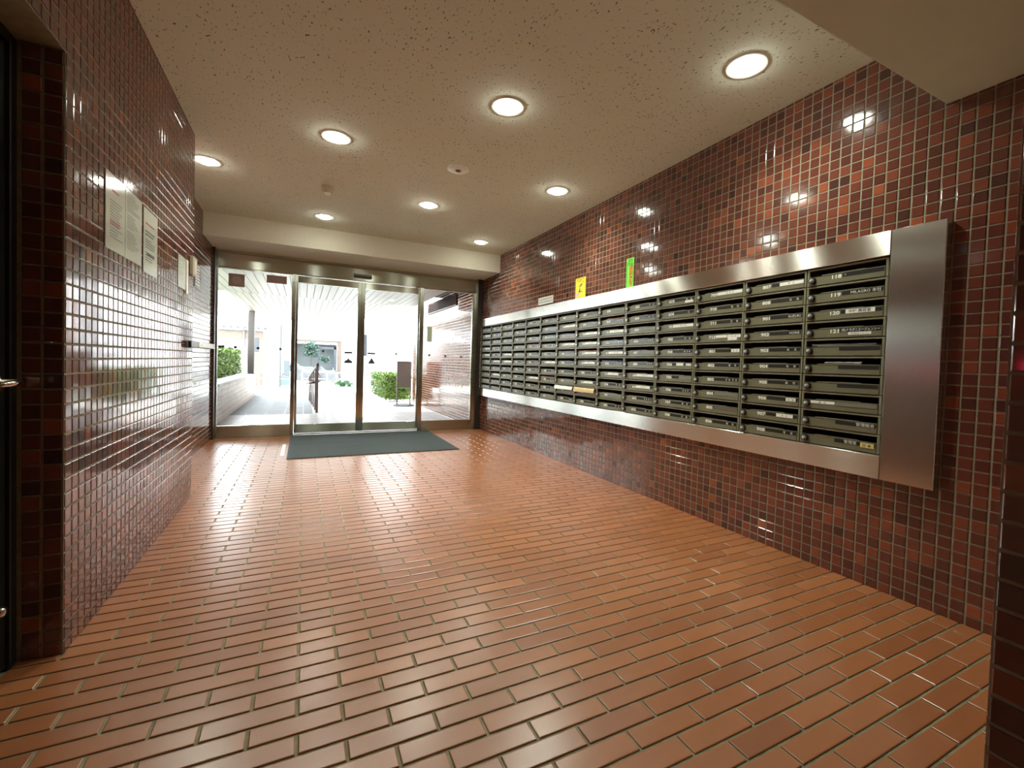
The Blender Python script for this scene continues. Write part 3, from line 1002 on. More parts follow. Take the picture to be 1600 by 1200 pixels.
ORD = ['top', 'second', 'third', 'fourth', 'fifth', 'sixth', 'seventh', 'eighth', 'ninth', 'bottom']
COLW = ['first', 'second', 'third', 'fourth', 'fifth', 'sixth', 'seventh', 'eighth', 'ninth', 'tenth', 'eleventh', 'twelfth', 'thirteenth', 'last']
DESC0 = {4: 'unnumbered mailbox below 121, black empty name strip, papers in its slot', 5: 'unnumbered mailbox with crumpled silver paper in its slot',
         6: 'unnumbered mailbox directly below the one stuffed with silver paper', 7: 'unnumbered mailbox with a white paper label next to its dial',
         8: 'unnumbered mailbox whose strip reads four white characters, second lowest by end panel', 9: 'unnumbered mailbox with yellow label at lowest corner beside the end panel'}
num_mesh = {}
for c in range(14):
    for r_ in range(10):
        yc = YC0 + CW * (c + 0.5)
        zb = ZT - RH * (r_ + 1) + 0.0015
        no, st = ROWN[c][r_], STR[c][r_]
        if c == 0 and r_ in DESC0:
            lb = 'olive ' + DESC0[r_]
        elif c == 0:
            lb = 'olive mailbox numbered %s, %s of the column beside the steel end panel' % (no, ORD[r_])
        elif no and c <= 4:
            lb = 'olive mailbox %s, %s row, %s column counted from the steel end panel' % (no, ORD[r_], COLW[c])
        else:
            lb = 'olive metal mailbox in %s row, %s column counted from the steel end panel' % (ORD[r_], COLW[c])
        t = thing('mailbox', lb, 'mailbox', (XF, yc, zb), 'mailboxes of the wall bank')
        place('housing', me_house, t)
        place('back_plate', me_back, t)
        place('rim', me_rim, t)
        dr = place('door', me_door, t)
        d_ = place('dial', me_dial, dr, (0, uy(0.082), 0.0285))
        place('dial_centre', me_cap, dr, (0, uy(0.082), 0.0285))
        if no:
            k = (no, 0.0255, 1.32, 0.0008)
            if no not in num_mesh:
                num_mesh[no] = text_mesh('room_number', k, M['white_print'], '-x', 'r')
            place('room_number', num_mesh[no], dr, (-0.0046, uy(0.462), 0.0245))
        place('name_strip', me_strip, dr)
        sd = (c * 3 + r_ * 7) % 4
        if st in ('m0', 'm1', 'm2', 'm3', 'm4'):
            place('name_marks', MARKS[(st, sd)], dr)['kind'] = 'stuff'
        elif st[:1] in 'WwG' and st:
            f0, f1 = map(float, st[1:].split(','))
            mm = {'W': M['paper_white'], 'w': M['paper_white'], 'G': M['strip_grey']}[st[0]]
            paper_piece(dr, f0, f1, SZ0 - 0.0015, SZ1 + 0.0005, mm, st[0] != 'G', sd)
        elif st.startswith('t'):
            k = (st[1:], 0.018, 1.1, 0.0)
            place('name_lettering', text_mesh('name_lettering', k, M['white_print'], '-x', 'r'), dr, (-0.0052, uy(0.94), SZ0 + 0.0025))
        elif st == 'H':
            place('paper_label', strip_mesh('paper_label', 0.535, 0.88, SZ0 - 0.002, SZ1 + 0.002, M['paper_white'], -0.0054), dr)
            place('label_lettering', text_mesh('label_lettering', K120, M['ink'], '-x', 'c'), dr, (-0.0058, uy(0.705), SZ0 + 0.0025))
        elif st == 'K':
            place('name_lettering', text_mesh('name_lettering', K121, M['white_print'], '-x', 'c'), dr, (-0.0052, uy(0.72), SZ0 + 0.003))
            place('paper_label', strip_mesh('paper_label', 0.58, 0.85, 0.0115, 0.0250, M['paper_white'], -0.0054), dr)
            place('label_lettering', text_mesh('label_lettering', K121B, M['ink'], '-x', 'c'), dr, (-0.0058, uy(0.715), 0.0145))
        elif st == 'L':
            paper_piece(dr, 0.135, 0.455, 0.0290, 0.0430, M['paper_white'], True, 1)
            paper_piece(dr, 0.475, 0.958, SZ0 - 0.002, SZ1, M['strip_grey'], False)
        elif st == 'Y':
            place('name_lettering', text_mesh('name_lettering', KADM, M['white_print'], '-x', 'c'), dr, (-0.0052, uy(0.67), SZ0 + 0.003))
            place('paper_label', strip_mesh('paper_label', 0.79, 0.945, 0.0215, 0.0440, M['paper_yellow'], -0.0054), dr)
            place('label_lettering', text_mesh('label_lettering', KYEL, M['ink'], '-x', 'c'), dr, (-0.0058, uy(0.868), 0.0265))
        elif st == 'V':
            paper_piece(dr, 0.47, 0.70, SZ0, SZ1, M['paper_white'], False)
            paper_piece(dr, 0.71, 0.97, SZ0 - 0.001, SZ1, M['paper_white'], True, 2)
            paper_piece(dr, 0.72, 0.90, 0.010, 0.0265, M['paper_white'], False)
        elif st == 'B':
            place('name_marks', MARKS[('m2', 1)], dr)['kind'] = 'stuff'
            paper_piece(dr, 0.74, 0.93, 0.011, 0.0275, M['paper_white'], False)
        elif st == 'X':
            paper_piece(dr, 0.58, 0.76, SZ0 - 0.001, SZ1, M['paper_white'], False)
            paper_piece(dr, 0.82, 0.95, SZ0, SZ1 - 0.002, M['paper_white'], True, 1)
        elif st == 'O':
            paper_piece(dr, 0.49, 0.97, SZ0, SZ1 - 0.001, mat('worn_strip', (0.13, 0.11, 0.07), 0.5), False)
            place('name_marks', marks_mesh((0.60, 0.67), 0.010, 2), dr)['kind'] = 'stuff'

# steel surround
q = thing('mailbox_surround', 'brushed steel frame and broad end panel around the mailbox bank', 'surround', (0, 0, 0))
xs, xw = 2.385, XR - 0.002
yl_, yr_ = YC0 + CW * 14 + 0.004, YC0 - 0.008
MB().bevbox(xs, xw + 0.03, 1.094, yl_, ZT + 0.003, 1.665, 0.002, grain=1).build('top_rim', M['steel'], q)
MB().bevbox(xs, xw + 0.03, 1.094, yl_, 0.523, ZT - RH * 10 - 0.003, 0.002, grain=1).build('bottom_rim', M['steel'], q)
MB().bevbox(xs, xw + 0.03, yl_, 6.435, 0.523, 1.665, 0.002, grain=1).build('side_rim', M['steel'], q)
MB().bevbox(xs, xw + 0.03, 0.896, 1.0925, 0.523, 1.665, 0.0025, grain=2).build('end_panel', M['steel'], q)

# post sticking out of the slots
def letter(c, r_, f0, f1, m, label, name='envelope', cat='envelope', up=0.010, proud=0.016, droop=0.012, seed=0):
    yc = YC0 + CW * (c + 0.5)
    zb = ZT - RH * (r_ + 1) + 0.0015
    t = random.Random(seed)
    nx = 9
    vs, fs = [], []
    # sheet sections running out of the slot and over the door edge
    sec = [(0.10, zsl0 + 0.004), (0.01, zsl0 + 0.006 + up * 0.6), (-proud * 0.6, zsl0 + 0.004 + up), (-proud, zsl0 - 0.002 + up * 0.4), (-proud - 0.002, zsl0 - droop)]
    for i in range(nx):
        f = f0 + (f1 - f0) * i / (nx - 1)
        for (x, z) in sec:
            vs.append((x + t.uniform(-.001, .001), uy(f), z + t.uniform(-.0016, .0016)))
    k = len(sec)
    top = list(vs)
    vs += [(x + 0.002, y, z - 0.002) for x, y, z in top]
    nt_ = nx * k
    for i in range(nx - 1):
        for j in range(k - 1):
            a, b, c_, d = i * k + j, (i + 1) * k + j, (i + 1) * k + j + 1, i * k + j + 1
            fs.append((a, b, c_, d))
            fs.append((nt_ + d, nt_ + c_, nt_ + b, nt_ + a))
    for i in range(nx - 1):
        for j in (0, k - 1):
            a, b = i * k + j, (i + 1) * k + j
            fs.append((a, b, nt_ + b, nt_ + a) if j else (b, a, nt_ + a, nt_ + b))
    for j in range(k - 1):
        for i in (0, nx - 1):
            a, b = i * k + j, i * k + j + 1
            fs.append((a, b, nt_ + b, nt_ + a) if not i else (b, a, nt_ + a, nt_ + b))
    o = MB().add(vs, fs).build(name, m)
    o.location = (XF, yc, zb)
    return tag(o, label, cat)


letter(6, 8, 0.04, 0.965, M['kraft'], 'brown kraft envelope sticking out of a mailbox slot', up=0.016, proud=0.022, droop=0.022, seed=1)
letter(7, 8, 0.04, 0.965, M['paper'], 'white plastic-wrapped envelope sticking out beside the kraft one', up=0.014, proud=0.022, droop=0.016, seed=2)
letter(0, 5, 0.30, 0.75, M['flyer_grey'], 'crumpled silver paper in a slot of the column by the end panel', 'crumpled_paper', 'paper', 0.004, 0.004, -0.004, 3)
FLY = [(0, 4, .1, .9, 'flyer_grey', 'dark flyer in the slot below mailbox 121'), (5, 4, .2, .95, 'flyer_grey', None), (5, 1, .3, .95, 'flyer_pink', None),
       (5, 5, .15, .9, 'flyer_blue', None), (6, 4, .1, .95, 'flyer_pink', None), (6, 5, .1, .95, 'flyer_grey', None), (7, 1, .1, .95, 'flyer_grey', None),
       (7, 4, .1, .9, 'flyer_grey', None), (8, 2, .1, .95, 'flyer_blue', None), (8, 7, .1, .95, 'flyer_pink', None), (9, 3, .1, .95, 'flyer_pink', None),
       (9, 6, .1, .95, 'flyer_grey', None), (10, 2, .1, .95, 'flyer_grey', None), (11, 1, .1, .95, 'flyer_pink', None), (12, 1, .1, .95, 'flyer_grey', None)]
for i, (c, r_, f0, f1, m_, lb) in enumerate(FLY):
    letter(c, r_, f0, f1, M[m_], lb or '%s flyer in the slot of %s row, %s mailbox column from end panel' % (m_.split('_')[1], ORD[r_], COLW[c]),
           'flyer', 'flyer', 0.003, -0.008, -0.003, 10 + i)['group'] = 'flyers left in mailbox slots'

# ------------------------------------------------------------------ signs above the bank
def plate(name, label, cat, y0, y1, z0, z1, m, thick=0.003):
    o = thing(name, label, cat, (XR - TT - 0.0005, (y0 + y1) / 2, z0))
    MB().bevbox(-thick, 0, -(y1 - y0) / 2, (y1 - y0) / 2, 0, z1 - z0, 0.0006).build('sheet', m, o)
    return o


p = plate('notice', 'small white oblong notice on tiles above the mailboxes', 'notice', 4.218, 4.552, 1.690, 1.772, M['paper'])
q = MB()
rn = random.Random(3)
for row in range(2):
    y = 0.145
    while y > -0.135:
        wd = rn.uniform(0.012, 0.03)
        q.box(-0.0036, -0.003, y - wd, y, 0.022 + row * 0.028, 0.034 + row * 0.028)
        y -= wd + rn.uniform(0.006, 0.012)
q.build('faded_print', M['ink_faint'], p)

p = plate('warning_sign', 'yellow warning sign with black figure above the mailboxes', 'sign', 3.600, 3.775, 1.664, 1.872, M['yellow'])
place('heading', text_mesh('heading', KY[0], M['amber_ink'], '-x', 'c'), p, (-0.0036, 0.0, 0.172))
q = MB()
def poly(q, pts, x=-0.0036):
    n = len(pts)
    q.add([(x, -a, z) for a, z in pts] + [(x + 0.0005, -a, z) for a, z in pts],
          [tuple(range(n))[::-1], tuple(range(n, 2 * n))] + [(i, (i + 1) % n, n + (i + 1) % n, n + i) for i in range(n)])
poly(q, [(-0.020, 0.122), (0.012, 0.145), (0.030, 0.150), (0.034, 0.138), (0.010, 0.125), (-0.012, 0.112)])
poly(q, [(0.04, 0.160), (0.050, 0.166), (0.054, 0.158), (0.046, 0.153)])
poly(q, [(-0.030, 0.070), (-0.012, 0.104), (0.002, 0.104), (-0.004, 0.078), (0.028, 0.070), (0.024, 0.086), (0.034, 0.066), (-0.030, 0.066)])
q.build('black_figure', M['ink'], p)
q = MB()
poly(q, [(-0.080, 0.020), (-0.080, 0.060), (-0.03, 0.062), (0.0, 0.058), (-0.03, 0.034), (-0.06, 0.022)])
q.build('pink_flash', M['pink_ink'], p)
q = MB()
for i in range(8):
    q.box(-0.0040, -0.0036, -0.058 + 0.0118 * i, -0.051 + 0.0118 * i, 0.010, 0.016)
q.build('small_print', M['amber_ink'], p)

p = plate('warning_sign', 'narrow fluorescent green sign with red characters on tiles', 'sign', 2.902, 2.998, 1.664, 1.915, M['green'])
for i, k in enumerate(KG2):
    place('green_heading', text_mesh('green_heading', k, M['green_ink'], '-x', 'c'), p, (-0.0036, -0.020, 0.216 - i * 0.034))
q = MB()
for i in range(4):
    q.box(-0.0038, -0.0036, 0.002, 0.024, 0.192 + 0.014 * i, 0.200 + 0.014 * i)
q.build('green_print', M['green_ink'], p)
for i, k in enumerate(KGR):
    place('red_heading', text_mesh('red_heading', k, M['orange_ink'], '-x', 'c'), p, (-0.0036, -0.014, 0.148 - i * 0.030))
place('exclamation_marks', text_mesh('exclamation_marks', (KGX[0], KGX[1], KGX[2], KGX[3]), M['amber_ink'], '-x', 'c', (0, 0)), p, (-0.0036, -0.014, 0.004))
q = MB()
for i in range(16):
    q.box(-0.0038, -0.0036, 0.032, 0.040, 0.010 + 0.0135 * i, 0.018 + 0.0135 * i)
q.build('small_print', M['green_ink'], p)

# ------------------------------------------------------------------ notices on the left wall
def page(o, y0, y1, z0, z1, m, th=0.0025, x=0.0):
    return MB().bevbox(x, x + th, y0, y1, z0, z1, 0.0004).build('page', m, o)


def print_lines(o, y0, y1, z0, z1, n, seed, m, name='printed_lines', x=0.0028, hgt=0.0042):
    rn = random.Random(seed)
    q = MB()
    for i in range(n):
        z = z1 - (z1 - z0) * (i + 0.5) / n
        if rn.random() < 0.12:
            continue
        y = y0
        e = y0 + (y1 - y0) * rn.uniform(0.45, 1.0)
        while y < e:
            wd = rn.uniform(0.008, 0.03)
            q.box(x, x + 0.0003, y, min(y + wd, e), z, z + hgt)
            y += wd + rn.uniform(0.003, 0.006)
    q.build(name, m, o)


xw_ = XL + TT + 0.0005
t = thing('notice', 'two-page printed notice, first and largest on the tiled wall', 'notice', (xw_, 2.26, 1.405))
page(t, 0.0, 0.208, 0, 0.300, M['paper_plastic'])
page(t, 0.212, 0.425, 0, 0.300, M['paper_plastic'])
print_lines(t, 0.045, 0.185, 0.045, 0.20, 13, 1, M['ink_faint'])
print_lines(t, 0.065, 0.150, 0.225, 0.240, 1, 12, M['ink_red'], 'red_heading', hgt=0.008)
print_lines(t, 0.130, 0.195, 0.250, 0.275, 2, 31, M['ink_faint'], 'date_lines')
print_lines(t, 0.045, 0.180, 0.098, 0.118, 2, 3, M['ink_red'], 'red_lines', x=0.0031)
print_lines(t, 0.235, 0.405, 0.04, 0.285, 24, 4, M['ink_faint'])
t = thing('notice', 'single-page notice with bold lines beside the two-page one', 'notice', (xw_, 2.712, 1.388))
page(t, 0.0, 0.222, 0, 0.308, M['paper_plastic'])
print_lines(t, 0.03, 0.19, 0.225, 0.245, 1, 5, M['ink_red'], 'red_heading', hgt=0.007)
print_lines(t, 0.03, 0.19, 0.175, 0.205, 2, 6, M['ink'], 'bold_lines', hgt=0.007)
print_lines(t, 0.03, 0.19, 0.055, 0.165, 9, 7, M['ink'])
print_lines(t, 0.05, 0.17, 0.075, 0.095, 1, 8, M['ink'], 'large_characters', x=0.0031, hgt=0.012)
t = thing('notice', 'pale laminated notice farthest along the tiled wall', 'notice', (xw_, 3.365, 1.412))
page(t, 0.0, 0.19, 0, 0.20, M['paper_plastic'])
page(t, 0.195, 0.245, -0.02, 0.20, M['paper_white'], 0.006)
print_lines(t, 0.02, 0.17, 0.03, 0.10, 6, 9, M['ink_faint'])
print_lines(t, 0.04, 0.12, 0.12, 0.16, 2, 10, M['sage_sticker'], 'green_print', hgt=0.01)
# intercom box near the wall end
t = thing('wall_intercom', 'small beige box on the end of the notice wall', 'intercom', (xw_, 3.665, 1.535))
MB().bevbox(0, 0.022, 0.0, 0.125, 0, 0.125, 0.003).build('housing', M['beige_plastic'], t)
MB().bevbox(0.021, 0.024, 0.05, 0.085, 0.02, 0.105, 0.001).build('button_plate', M['white_plastic'], t)
# louvred plate in the niche
t = thing('speaker_plate', 'grey louvred plate high on the niche wall tiles', 'speaker', (XN + TT + 0.0005, 5.30, 1.66))
MB().bevbox(0, 0.008, 0, 0.24, 0, 0.24, 0.002).build('plate', M['grey_metal'], t)
for i in range(7):
    MB().bevbox(0.007, 0.012, 0.03, 0.21, 0.025 + i * 0.03, 0.040 + i * 0.03, 0.001).build('louvre', M['white_plastic'], t)
# bumper block and white bar at hand height
t = thing('corner_bumper', 'black block on the edge of the notice wall', 'bumper', (xw_, 3.60, 1.045))
MB().bevbox(0, 0.028, 0, 0.175, 0, 0.046, 0.004).build('block', M['black'], t)
MB().bevbox(0.0, 0.012, -0.035, 0.0, 0.004, 0.042, 0.002).build('bracket', M['grey_metal'], t)
t = thing('guard_bar', 'white flat bar across the niche wall up to the dark jamb', 'bar', (XN + TT + 0.0005, 5.45, 1.072))
MB().bevbox(0.0, 0.03, 0.0, 0.84, 0, 0.056, 0.004).build('bar', M['white_plastic'], t)
for y in (0.08, 0.76):
    MB().lathe([(0.012, 0.0295), (0.010, 0.033), (0.001, 0.034)], 12, 'x', (0, y, 0.028)).build('screw_cap', M['grey_metal'], t)

# ------------------------------------------------------------------ side door in the opening
d3 = thing('door_3', 'black side door set back in the tiled opening', 'door', (XL - 0.112, 0, 0))
d3['kind'] = 'structure'
MB().bevbox(-0.045, -0.006, DY0 + 0.05, YJ - 0.040, 0.012, ZL - 0.04, 0.002).build('panel', M['door_black'], d3)
MB().bevbox(-0.06, 0.004, YJ - 0.036, YJ - 0.002, 0.0, ZL - 0.002, 0.003).build('frame_post', M['door_black'], d3)
MB().bevbox(-0.06, 0.004, DY0 + 0.002, DY0 + 0.046, 0.0, ZL - 0.002, 0.003).build('frame_post', M['door_black'], d3)
MB().bevbox(-0.06, 0.004, DY0 + 0.046, YJ - 0.036, ZL - 0.036, ZL - 0.002, 0.003).build('frame_head', M['door_black'], d3)
h = MB()
h.lathe([(0.026, -0.006), (0.026, 0.002), (0.022, 0.005), (0.012, 0.006), (0.011, 0.040), (0.001, 0.041)], 20, 'x', (0, 1.868, 0.898))
h.tube([(0.040, 1.868, 0.898), (0.047, 1.84, 0.899), (0.047, 1.76, 0.898)], [0.0095, 0.0095, 0.008], 10)
h.build('handle', M['chrome'], d3, True)
h = MB()
h.lathe([(0.018, -0.006), (0.018, 0.006), (0.012, 0.016), (0.001, 0.018)], 16, 'x', (0, 1.862, 0.208))
h.build('lower_lock', M['chrome'], d3, True)
# solid dark backing beyond the door
mb = MB()
mb.box(XL - 0.32, XL - 0.19, DY0 - 0.1, YJ + 0.1, 0, ZL + 0.1)
struct(mb.build('wall_side_room', M['door_black']), 'dark wall behind the side door', 'wall')

# ------------------------------------------------------------------ floor mat and tape
t = thing('door_mat', 'dark grey-green entrance mat before the sliding doors', 'mat', (0.75, 5.63, 0))
vs, fs = [], []
nx, ny = 36, 24
rn = random.Random(9)
for j in range(ny + 1):
    for i in range(nx + 1):
        x = -0.865 + 1.73 * i / nx
        y = -0.72 + 1.44 * j / ny
        z = 0.0085
        rip = 0.010 * math.exp(-((y - 0.17 - 0.03 * math.sin(x * 3)) / 0.035) ** 2) * max(0, (0.1 - x) / 0.9) ** 1.0
        rip += 0.004 * math.exp(-((y + 0.20) / 0.05) ** 2) * max(0, 1 - abs(x + 0.3) / 0.5)
        vs.append((x, y, z + max(0, rip)))
for j in range(ny):
    for i in range(nx):
        a = j * (nx + 1) + i
        fs.append((a, a + 1, a + nx + 2, a + nx + 1))
MB().add(vs, fs).build('pile', M['mat_pile'], t, True)
MB().bevbox(-0.885, 0.885, -0.74, 0.74, 0.0008, 0.0065, 0.002).build('rubber_edge', M['mat_rubber'], t)
o = MB().box(-0.198, -0.165, 5.11, 5.75, 0.0005, 0.0020).build('floor_tape', M['paper_white'])
tag(o, 'strip of white tape on the bricks beside the mat', 'tape')
# unseen red glowing bar, added so the steel end panel reflects a red streak
t = thing('added_red_bar', 'unseen red glowing bar added beside the camera for its reflection', 'lamp', (XL, 0.55, 1.070))
MB().bevbox(0, 0.03, -0.22, 0.22, -0.04, 0.04, 0.004).build('case', M['black'], t)
MB().bevbox(0.029, 0.036, -0.20, 0.20, -0.014, 0.014, 0.003).build('lens', M['red_streak_glow'], t)

# ================================================================== OUTSIDE
# porch floor, pavement, ground
mb = MB()
mb.box(-1.14, XO, YD + 0.12, YP, -0.12, -0.006)
pf = struct(mb.build('floor_porch', M['concrete']), 'pale brick porch floor just outside the glass doors', 'porch floor')
cells = bond_cells(-1.11, XO - 0.01, YD + 0.13, YP - 0.01, 0.2325, 0.0697, 0.0, 0.0, 0.008)
tiles(pf, 'brick', (0, 0, -0.006), (1, 0, 0), (0, 1, 0), cells, M['porch_brick'], seed=31, t=0.006, limit=250, field='brick_field')
mb = MB()
mb.box(-1.14, 1.80, YP, 14.4, -0.12, -0.006)
pv = struct(mb.build('floor_pavement', M['concrete']), 'square grey pavers beyond the porch, split by the slatted rail', 'pavement')
cells = grid_cells(-1.11, 0.17, YP + 0.01, 14.4, 0.30, 0.30, 0.01, YP, 0.008, 0.008)
tiles(pv, 'paver', (0, 0, -0.006), (1, 0, 0), (0, 1, 0), cells, M['paver'], seed=32, t=0.006, field='paver_field')
cells = grid_cells(0.18, 1.78, YP + 0.01, 14.4, 0.30, 0.30, 0.18, YP, 0.008, 0.008)
tiles(pv, 'paver', (0, 0, -0.006), (1, 0, 0), (0, 1, 0), cells, M['paver_pale'], seed=33, t=0.006, limit=140, field='paver_field')
mb = MB()
mb.box(-40, 40, YD + 0.3, 60, -0.30, -0.125)
mb.box(-40, -1.14, YD + 0.3, 60, -0.125, -0.012)
mb.box(1.80, 40, YP, 60, -0.125, -0.012)
mb.box(-1.14, 1.80, 14.4, 60, -0.125, -0.012)
struct(mb.build('ground', M['concrete']), 'sunlit pale concrete ground outside', 'ground')

# porch ceiling: boards running away from the door, then a narrower canopy
mb = MB()
mb.box(-1.75, 1.93, YD + 0.13, YP, ZP + 0.012, ZP + 0.5)
mb.box(1.93, XO + 0.02, YD + 0.13, YP, ZP + 0.23, ZP + 0.5)
pc = struct(mb.build('ceiling_porch', M['black_grout']), 'pale boarded ceiling over the porch', 'ceiling')
bw = 0.105
def boards(par, x0, x1, y0, y1, seed):
    rn = random.Random(seed)
    x = x0
    while x < x1 - 0.02:
        e = min(x + bw - 0.006, x1)
        MB().bevbox(x, e, y0, y1, ZP, ZP + 0.012, 0.002)
        q = MB().bevbox(x, e, y0, y1, ZP, ZP + 0.0125, 0.002)
        q.rnd = [rn.random()] * len(q.rnd)
        q.build('ceiling_board', M['board'], par)
        x += bw
boards(pc, -1.75, 1.93, YD + 0.14, YP - 0.006, 1)
mb = MB()
mb.box(-1.16, 1.44, YP, 14.4, ZP + 0.012, ZP + 0.14)
pc2 = struct(mb.build('ceiling_canopy', M['wall_white']), 'narrow boarded canopy over the path beyond the porch', 'canopy')
boards(pc2, -1.16, 1.44, YP + 0.004, 14.39, 2)
# dark duct along the top of the outside wall
t = thing('wall_panel', 'dark brown panel under the porch ceiling high on the outside wall', 'panel', (XO - TT - 0.001, 7.50, 2.005))
MB().bevbox(-0.02, 0, 0, 1.95, 0.0, 0.215, 0.004).build('board', M['dark_panel'], t)
MB().bevbox(-0.026, -0.019, 0, 1.95, 0.0, 0.018, 0.002).build('edge_strip', M['rust_paint'], t)

# outside tiled wall
mb = MB()
mb.box(XO, XO + 0.4, YD + 0.12, 10.9, 0, ZP + 0.5)
wo = struct(mb.build('wall_outside', M['grout']), 'glossy tiled wall continuing outside the glass entrance', 'wall')
cells = grid_cells(YD + 0.13, 10.9, 0, ZP + 0.3, PU, PV, YD, OZ, GU, GV)
tiles(wo, 'tile', (XO, 0, 0), (0, -1, 0), (0, 0, 1), [(-u, v, a, b) for u, v, a, b in cells], M['tile'], seed=34)

# planter wall
XPW = -1.116
mb = MB()
mb.box(XPW - 0.20, XPW, YD + 0.14, 13.5, 0, 0.54)
wp = thing('brick_planter', 'low wall of pale bricks along the outside path', 'planter')
mb.build('core', M['concrete'], wp)
cells = bond_cells(YD + 0.15, 13.5, 0.0, 0.54, 0.237, 0.0772, 0.0, 0.0, 0.009)
tiles(wp, 'brick', (XPW, 0, 0), (0, 1, 0), (0, 0, 1), cells, M['planter_brick'], seed=35, t=0.006, field='brick_field')
y = YD + 0.15
while y < 13.5:
    MB().bevbox(XPW - 0.235, XPW + 0.02, y, min(y + 0.60, 13.5) - 0.006, 0.54, 0.585, 0.006).build('coping_stone', M['coping'], wp)
    y += 0.60
MB().box(XPW - 1.5, XPW - 0.2, YD + 0.14, 13.5, 0.0, 0.50).build('soil', M['soil'], wp)


def foliage(name, box, n, size, m, parent=None, seed=1, round_=0.0):
    x0, x1, y0, y1, z0, z1 = box
    rn = np.random.RandomState(seed)
    # leaves mostly near the skin of the block
    p = rn.rand(n, 3)
    face = rn.randint(0, 5, n)
    dep = rn.rand(n) ** 2 * 0.35
    for k in range(n):
        if face[k] == 0:
            p[k, 0] = dep[k]
        elif face[k] == 1:
            p[k, 0] = 1 - dep[k]
        elif face[k] == 2:
            p[k, 1] = dep[k] * 0.3
        elif face[k] == 3:
            p[k, 2] = 1 - dep[k] * 0.6
    lump = 0.06 * np.sin(p[:, 1] * (y1 - y0) * 5) + 0.05 * np.sin(p[:, 1] * (y1 - y0) * 11 + 2)
    P = np.stack([x0 + (x1 - x0) * p[:, 0], y0 + (y1 - y0) * p[:, 1], z0 + (z1 - z0) * (p[:, 2] * (1 + lump * 0.8))], 1)
    if round_:
        p = 0.5 + (rn.rand(n, 3) - 0.5) * (0.35 + 0.65 * rn.rand(n, 1))
        P = np.stack([x0 + (x1 - x0) * p[:, 0], y0 + (y1 - y0) * p[:, 1], z0 + (z1 - z0) * p[:, 2]], 1)
        P += 0.05 * np.sin(P[:, [1, 2, 0]] * 19)
        c = np.array([(x0 + x1) / 2, (y0 + y1) / 2, (z0 + z1) / 2])
        d = (P - c) / np.array([(x1 - x0) / 2, (y1 - y0) / 2, (z1 - z0) / 2])
        L = np.linalg.norm(d, axis=1, keepdims=True)
        mx_ = np.abs(d).max(1, keepdims=True)
        d = d * np.where(L > 0, mx_ / np.maximum(L, 1e-6), 1)
        P = c + d * np.array([(x1 - x0) / 2, (y1 - y0) / 2, (z1 - z0) / 2])
    a = rn.randn(n, 3)
    a /= np.linalg.norm(a, axis=1, keepdims=True)
    b_ = rn.randn(n, 3)
    b_ -= a * (a * b_).sum(1, keepdims=True)
    b_ /= np.linalg.norm(b_, axis=1, keepdims=True)
    s = size * (0.6 + 0.8 * rn.rand(n, 1))
    V = np.stack([P - a * s, P + b_ * s * 0.45, P + a * s, P - b_ * s * 0.45], 1).reshape(-1, 3)
    mb = MB()
    mb.v = [tuple(q) for q in V]
    mb.f = [(4 * k, 4 * k + 1, 4 * k + 2, 4 * k + 3) for k in range(n)]
    mb.rnd = [float(q) for q in rn.rand(n)]
    mb.uv = [[(0, 0)] * 4] * n
    o = mb.build(name, m, parent)
    o['kind'] = 'stuff'
    return o


def hedge(label, box, n, seed, stems):
    x0, x1, y0, y1, z0, z1 = box
    t = thing('hedge', label, 'hedge', ((x0 + x1) / 2, y0, z0))
    bx = (x0 - (x0 + x1) / 2, x1 - (x0 + x1) / 2, 0, y1 - y0, 0.06, z1 - z0)
    foliage('foliage', bx, n, 0.034, M['leaf'], t, seed)
    q = MB()
    rn = random.Random(seed)
    for i in range(stems):
        x, y = rn.uniform(bx[0] + 0.08, bx[1] - 0.08), rn.uniform(0.1, bx[3] - 0.1)
        q.tube([(x, y, 0.0), (x + rn.uniform(-.05, .05), y + rn.uniform(-.05, .05), bx[5] * 0.6), (x + rn.uniform(-.1, .1), y + rn.uniform(-.1, .1), bx[5] * 0.9)], [0.012, 0.008, 0.004], 6)
    q.build('stems', M['bark'], t)
    return t


hedge('clipped green hedge growing behind the low planter wall', (XPW - 0.95, XPW - 0.30, 7.6, 13.3, 0.50, 1.13), 16000, 3, 40)
hedge('clipped green hedge beside the outside tiled wall behind the sign', (1.80, 2.42, 11.15, 13.9, -0.012, 0.64), 9000, 4, 24)

# trough, white stake, post
t = thing('planter_trough', 'red-brown trough on the planter wall before the hedge', 'planter', (XPW - 0.17, 8.0, 0.585))
MB().add([(-.06, -.25, 0), (.06, -.25, 0), (.06, .25, 0), (-.06, .25, 0), (-.08, -.27, .10), (.08, -.27, .10), (.08, .27, .10), (-.08, .27, .10),
          (-.065, -.255, .10), (.065, -.255, .10), (.065, .255, .10), (-.065, .255, .10), (-.06, -.24, .07), (.06, -.24, .07), (.06, .24, .07), (-.06, .24, .07)],
         [(0, 3, 2, 1), (0, 1, 5, 4), (1, 2, 6, 5), (2, 3, 7, 6), (3, 0, 4, 7), (4, 5, 9, 8), (5, 6, 10, 9), (6, 7, 11, 10), (7, 4, 8, 11),
          (8, 9, 13, 12), (9, 10, 14, 13), (10, 11, 15, 14), (11, 8, 12, 15)]).build('tray', M['terracotta'], t)
MB().box(-.06, .06, -.24, .24, 0.06, 0.072).build('soil', M['soil'], t)
o = MB().tube([(XPW - 0.27, 9.2, 0.50), (XPW - 0.27, 9.2, 0.95)], 0.010, 8).build('garden_stake', M['white_rail'])
tag(o, 'thin white stake standing before the planter hedge', 'stake')
t = thing('canopy_post', 'dark square post on the planter wall carrying the canopy', 'post', (XPW + 0.0, 12.3, 0.585))
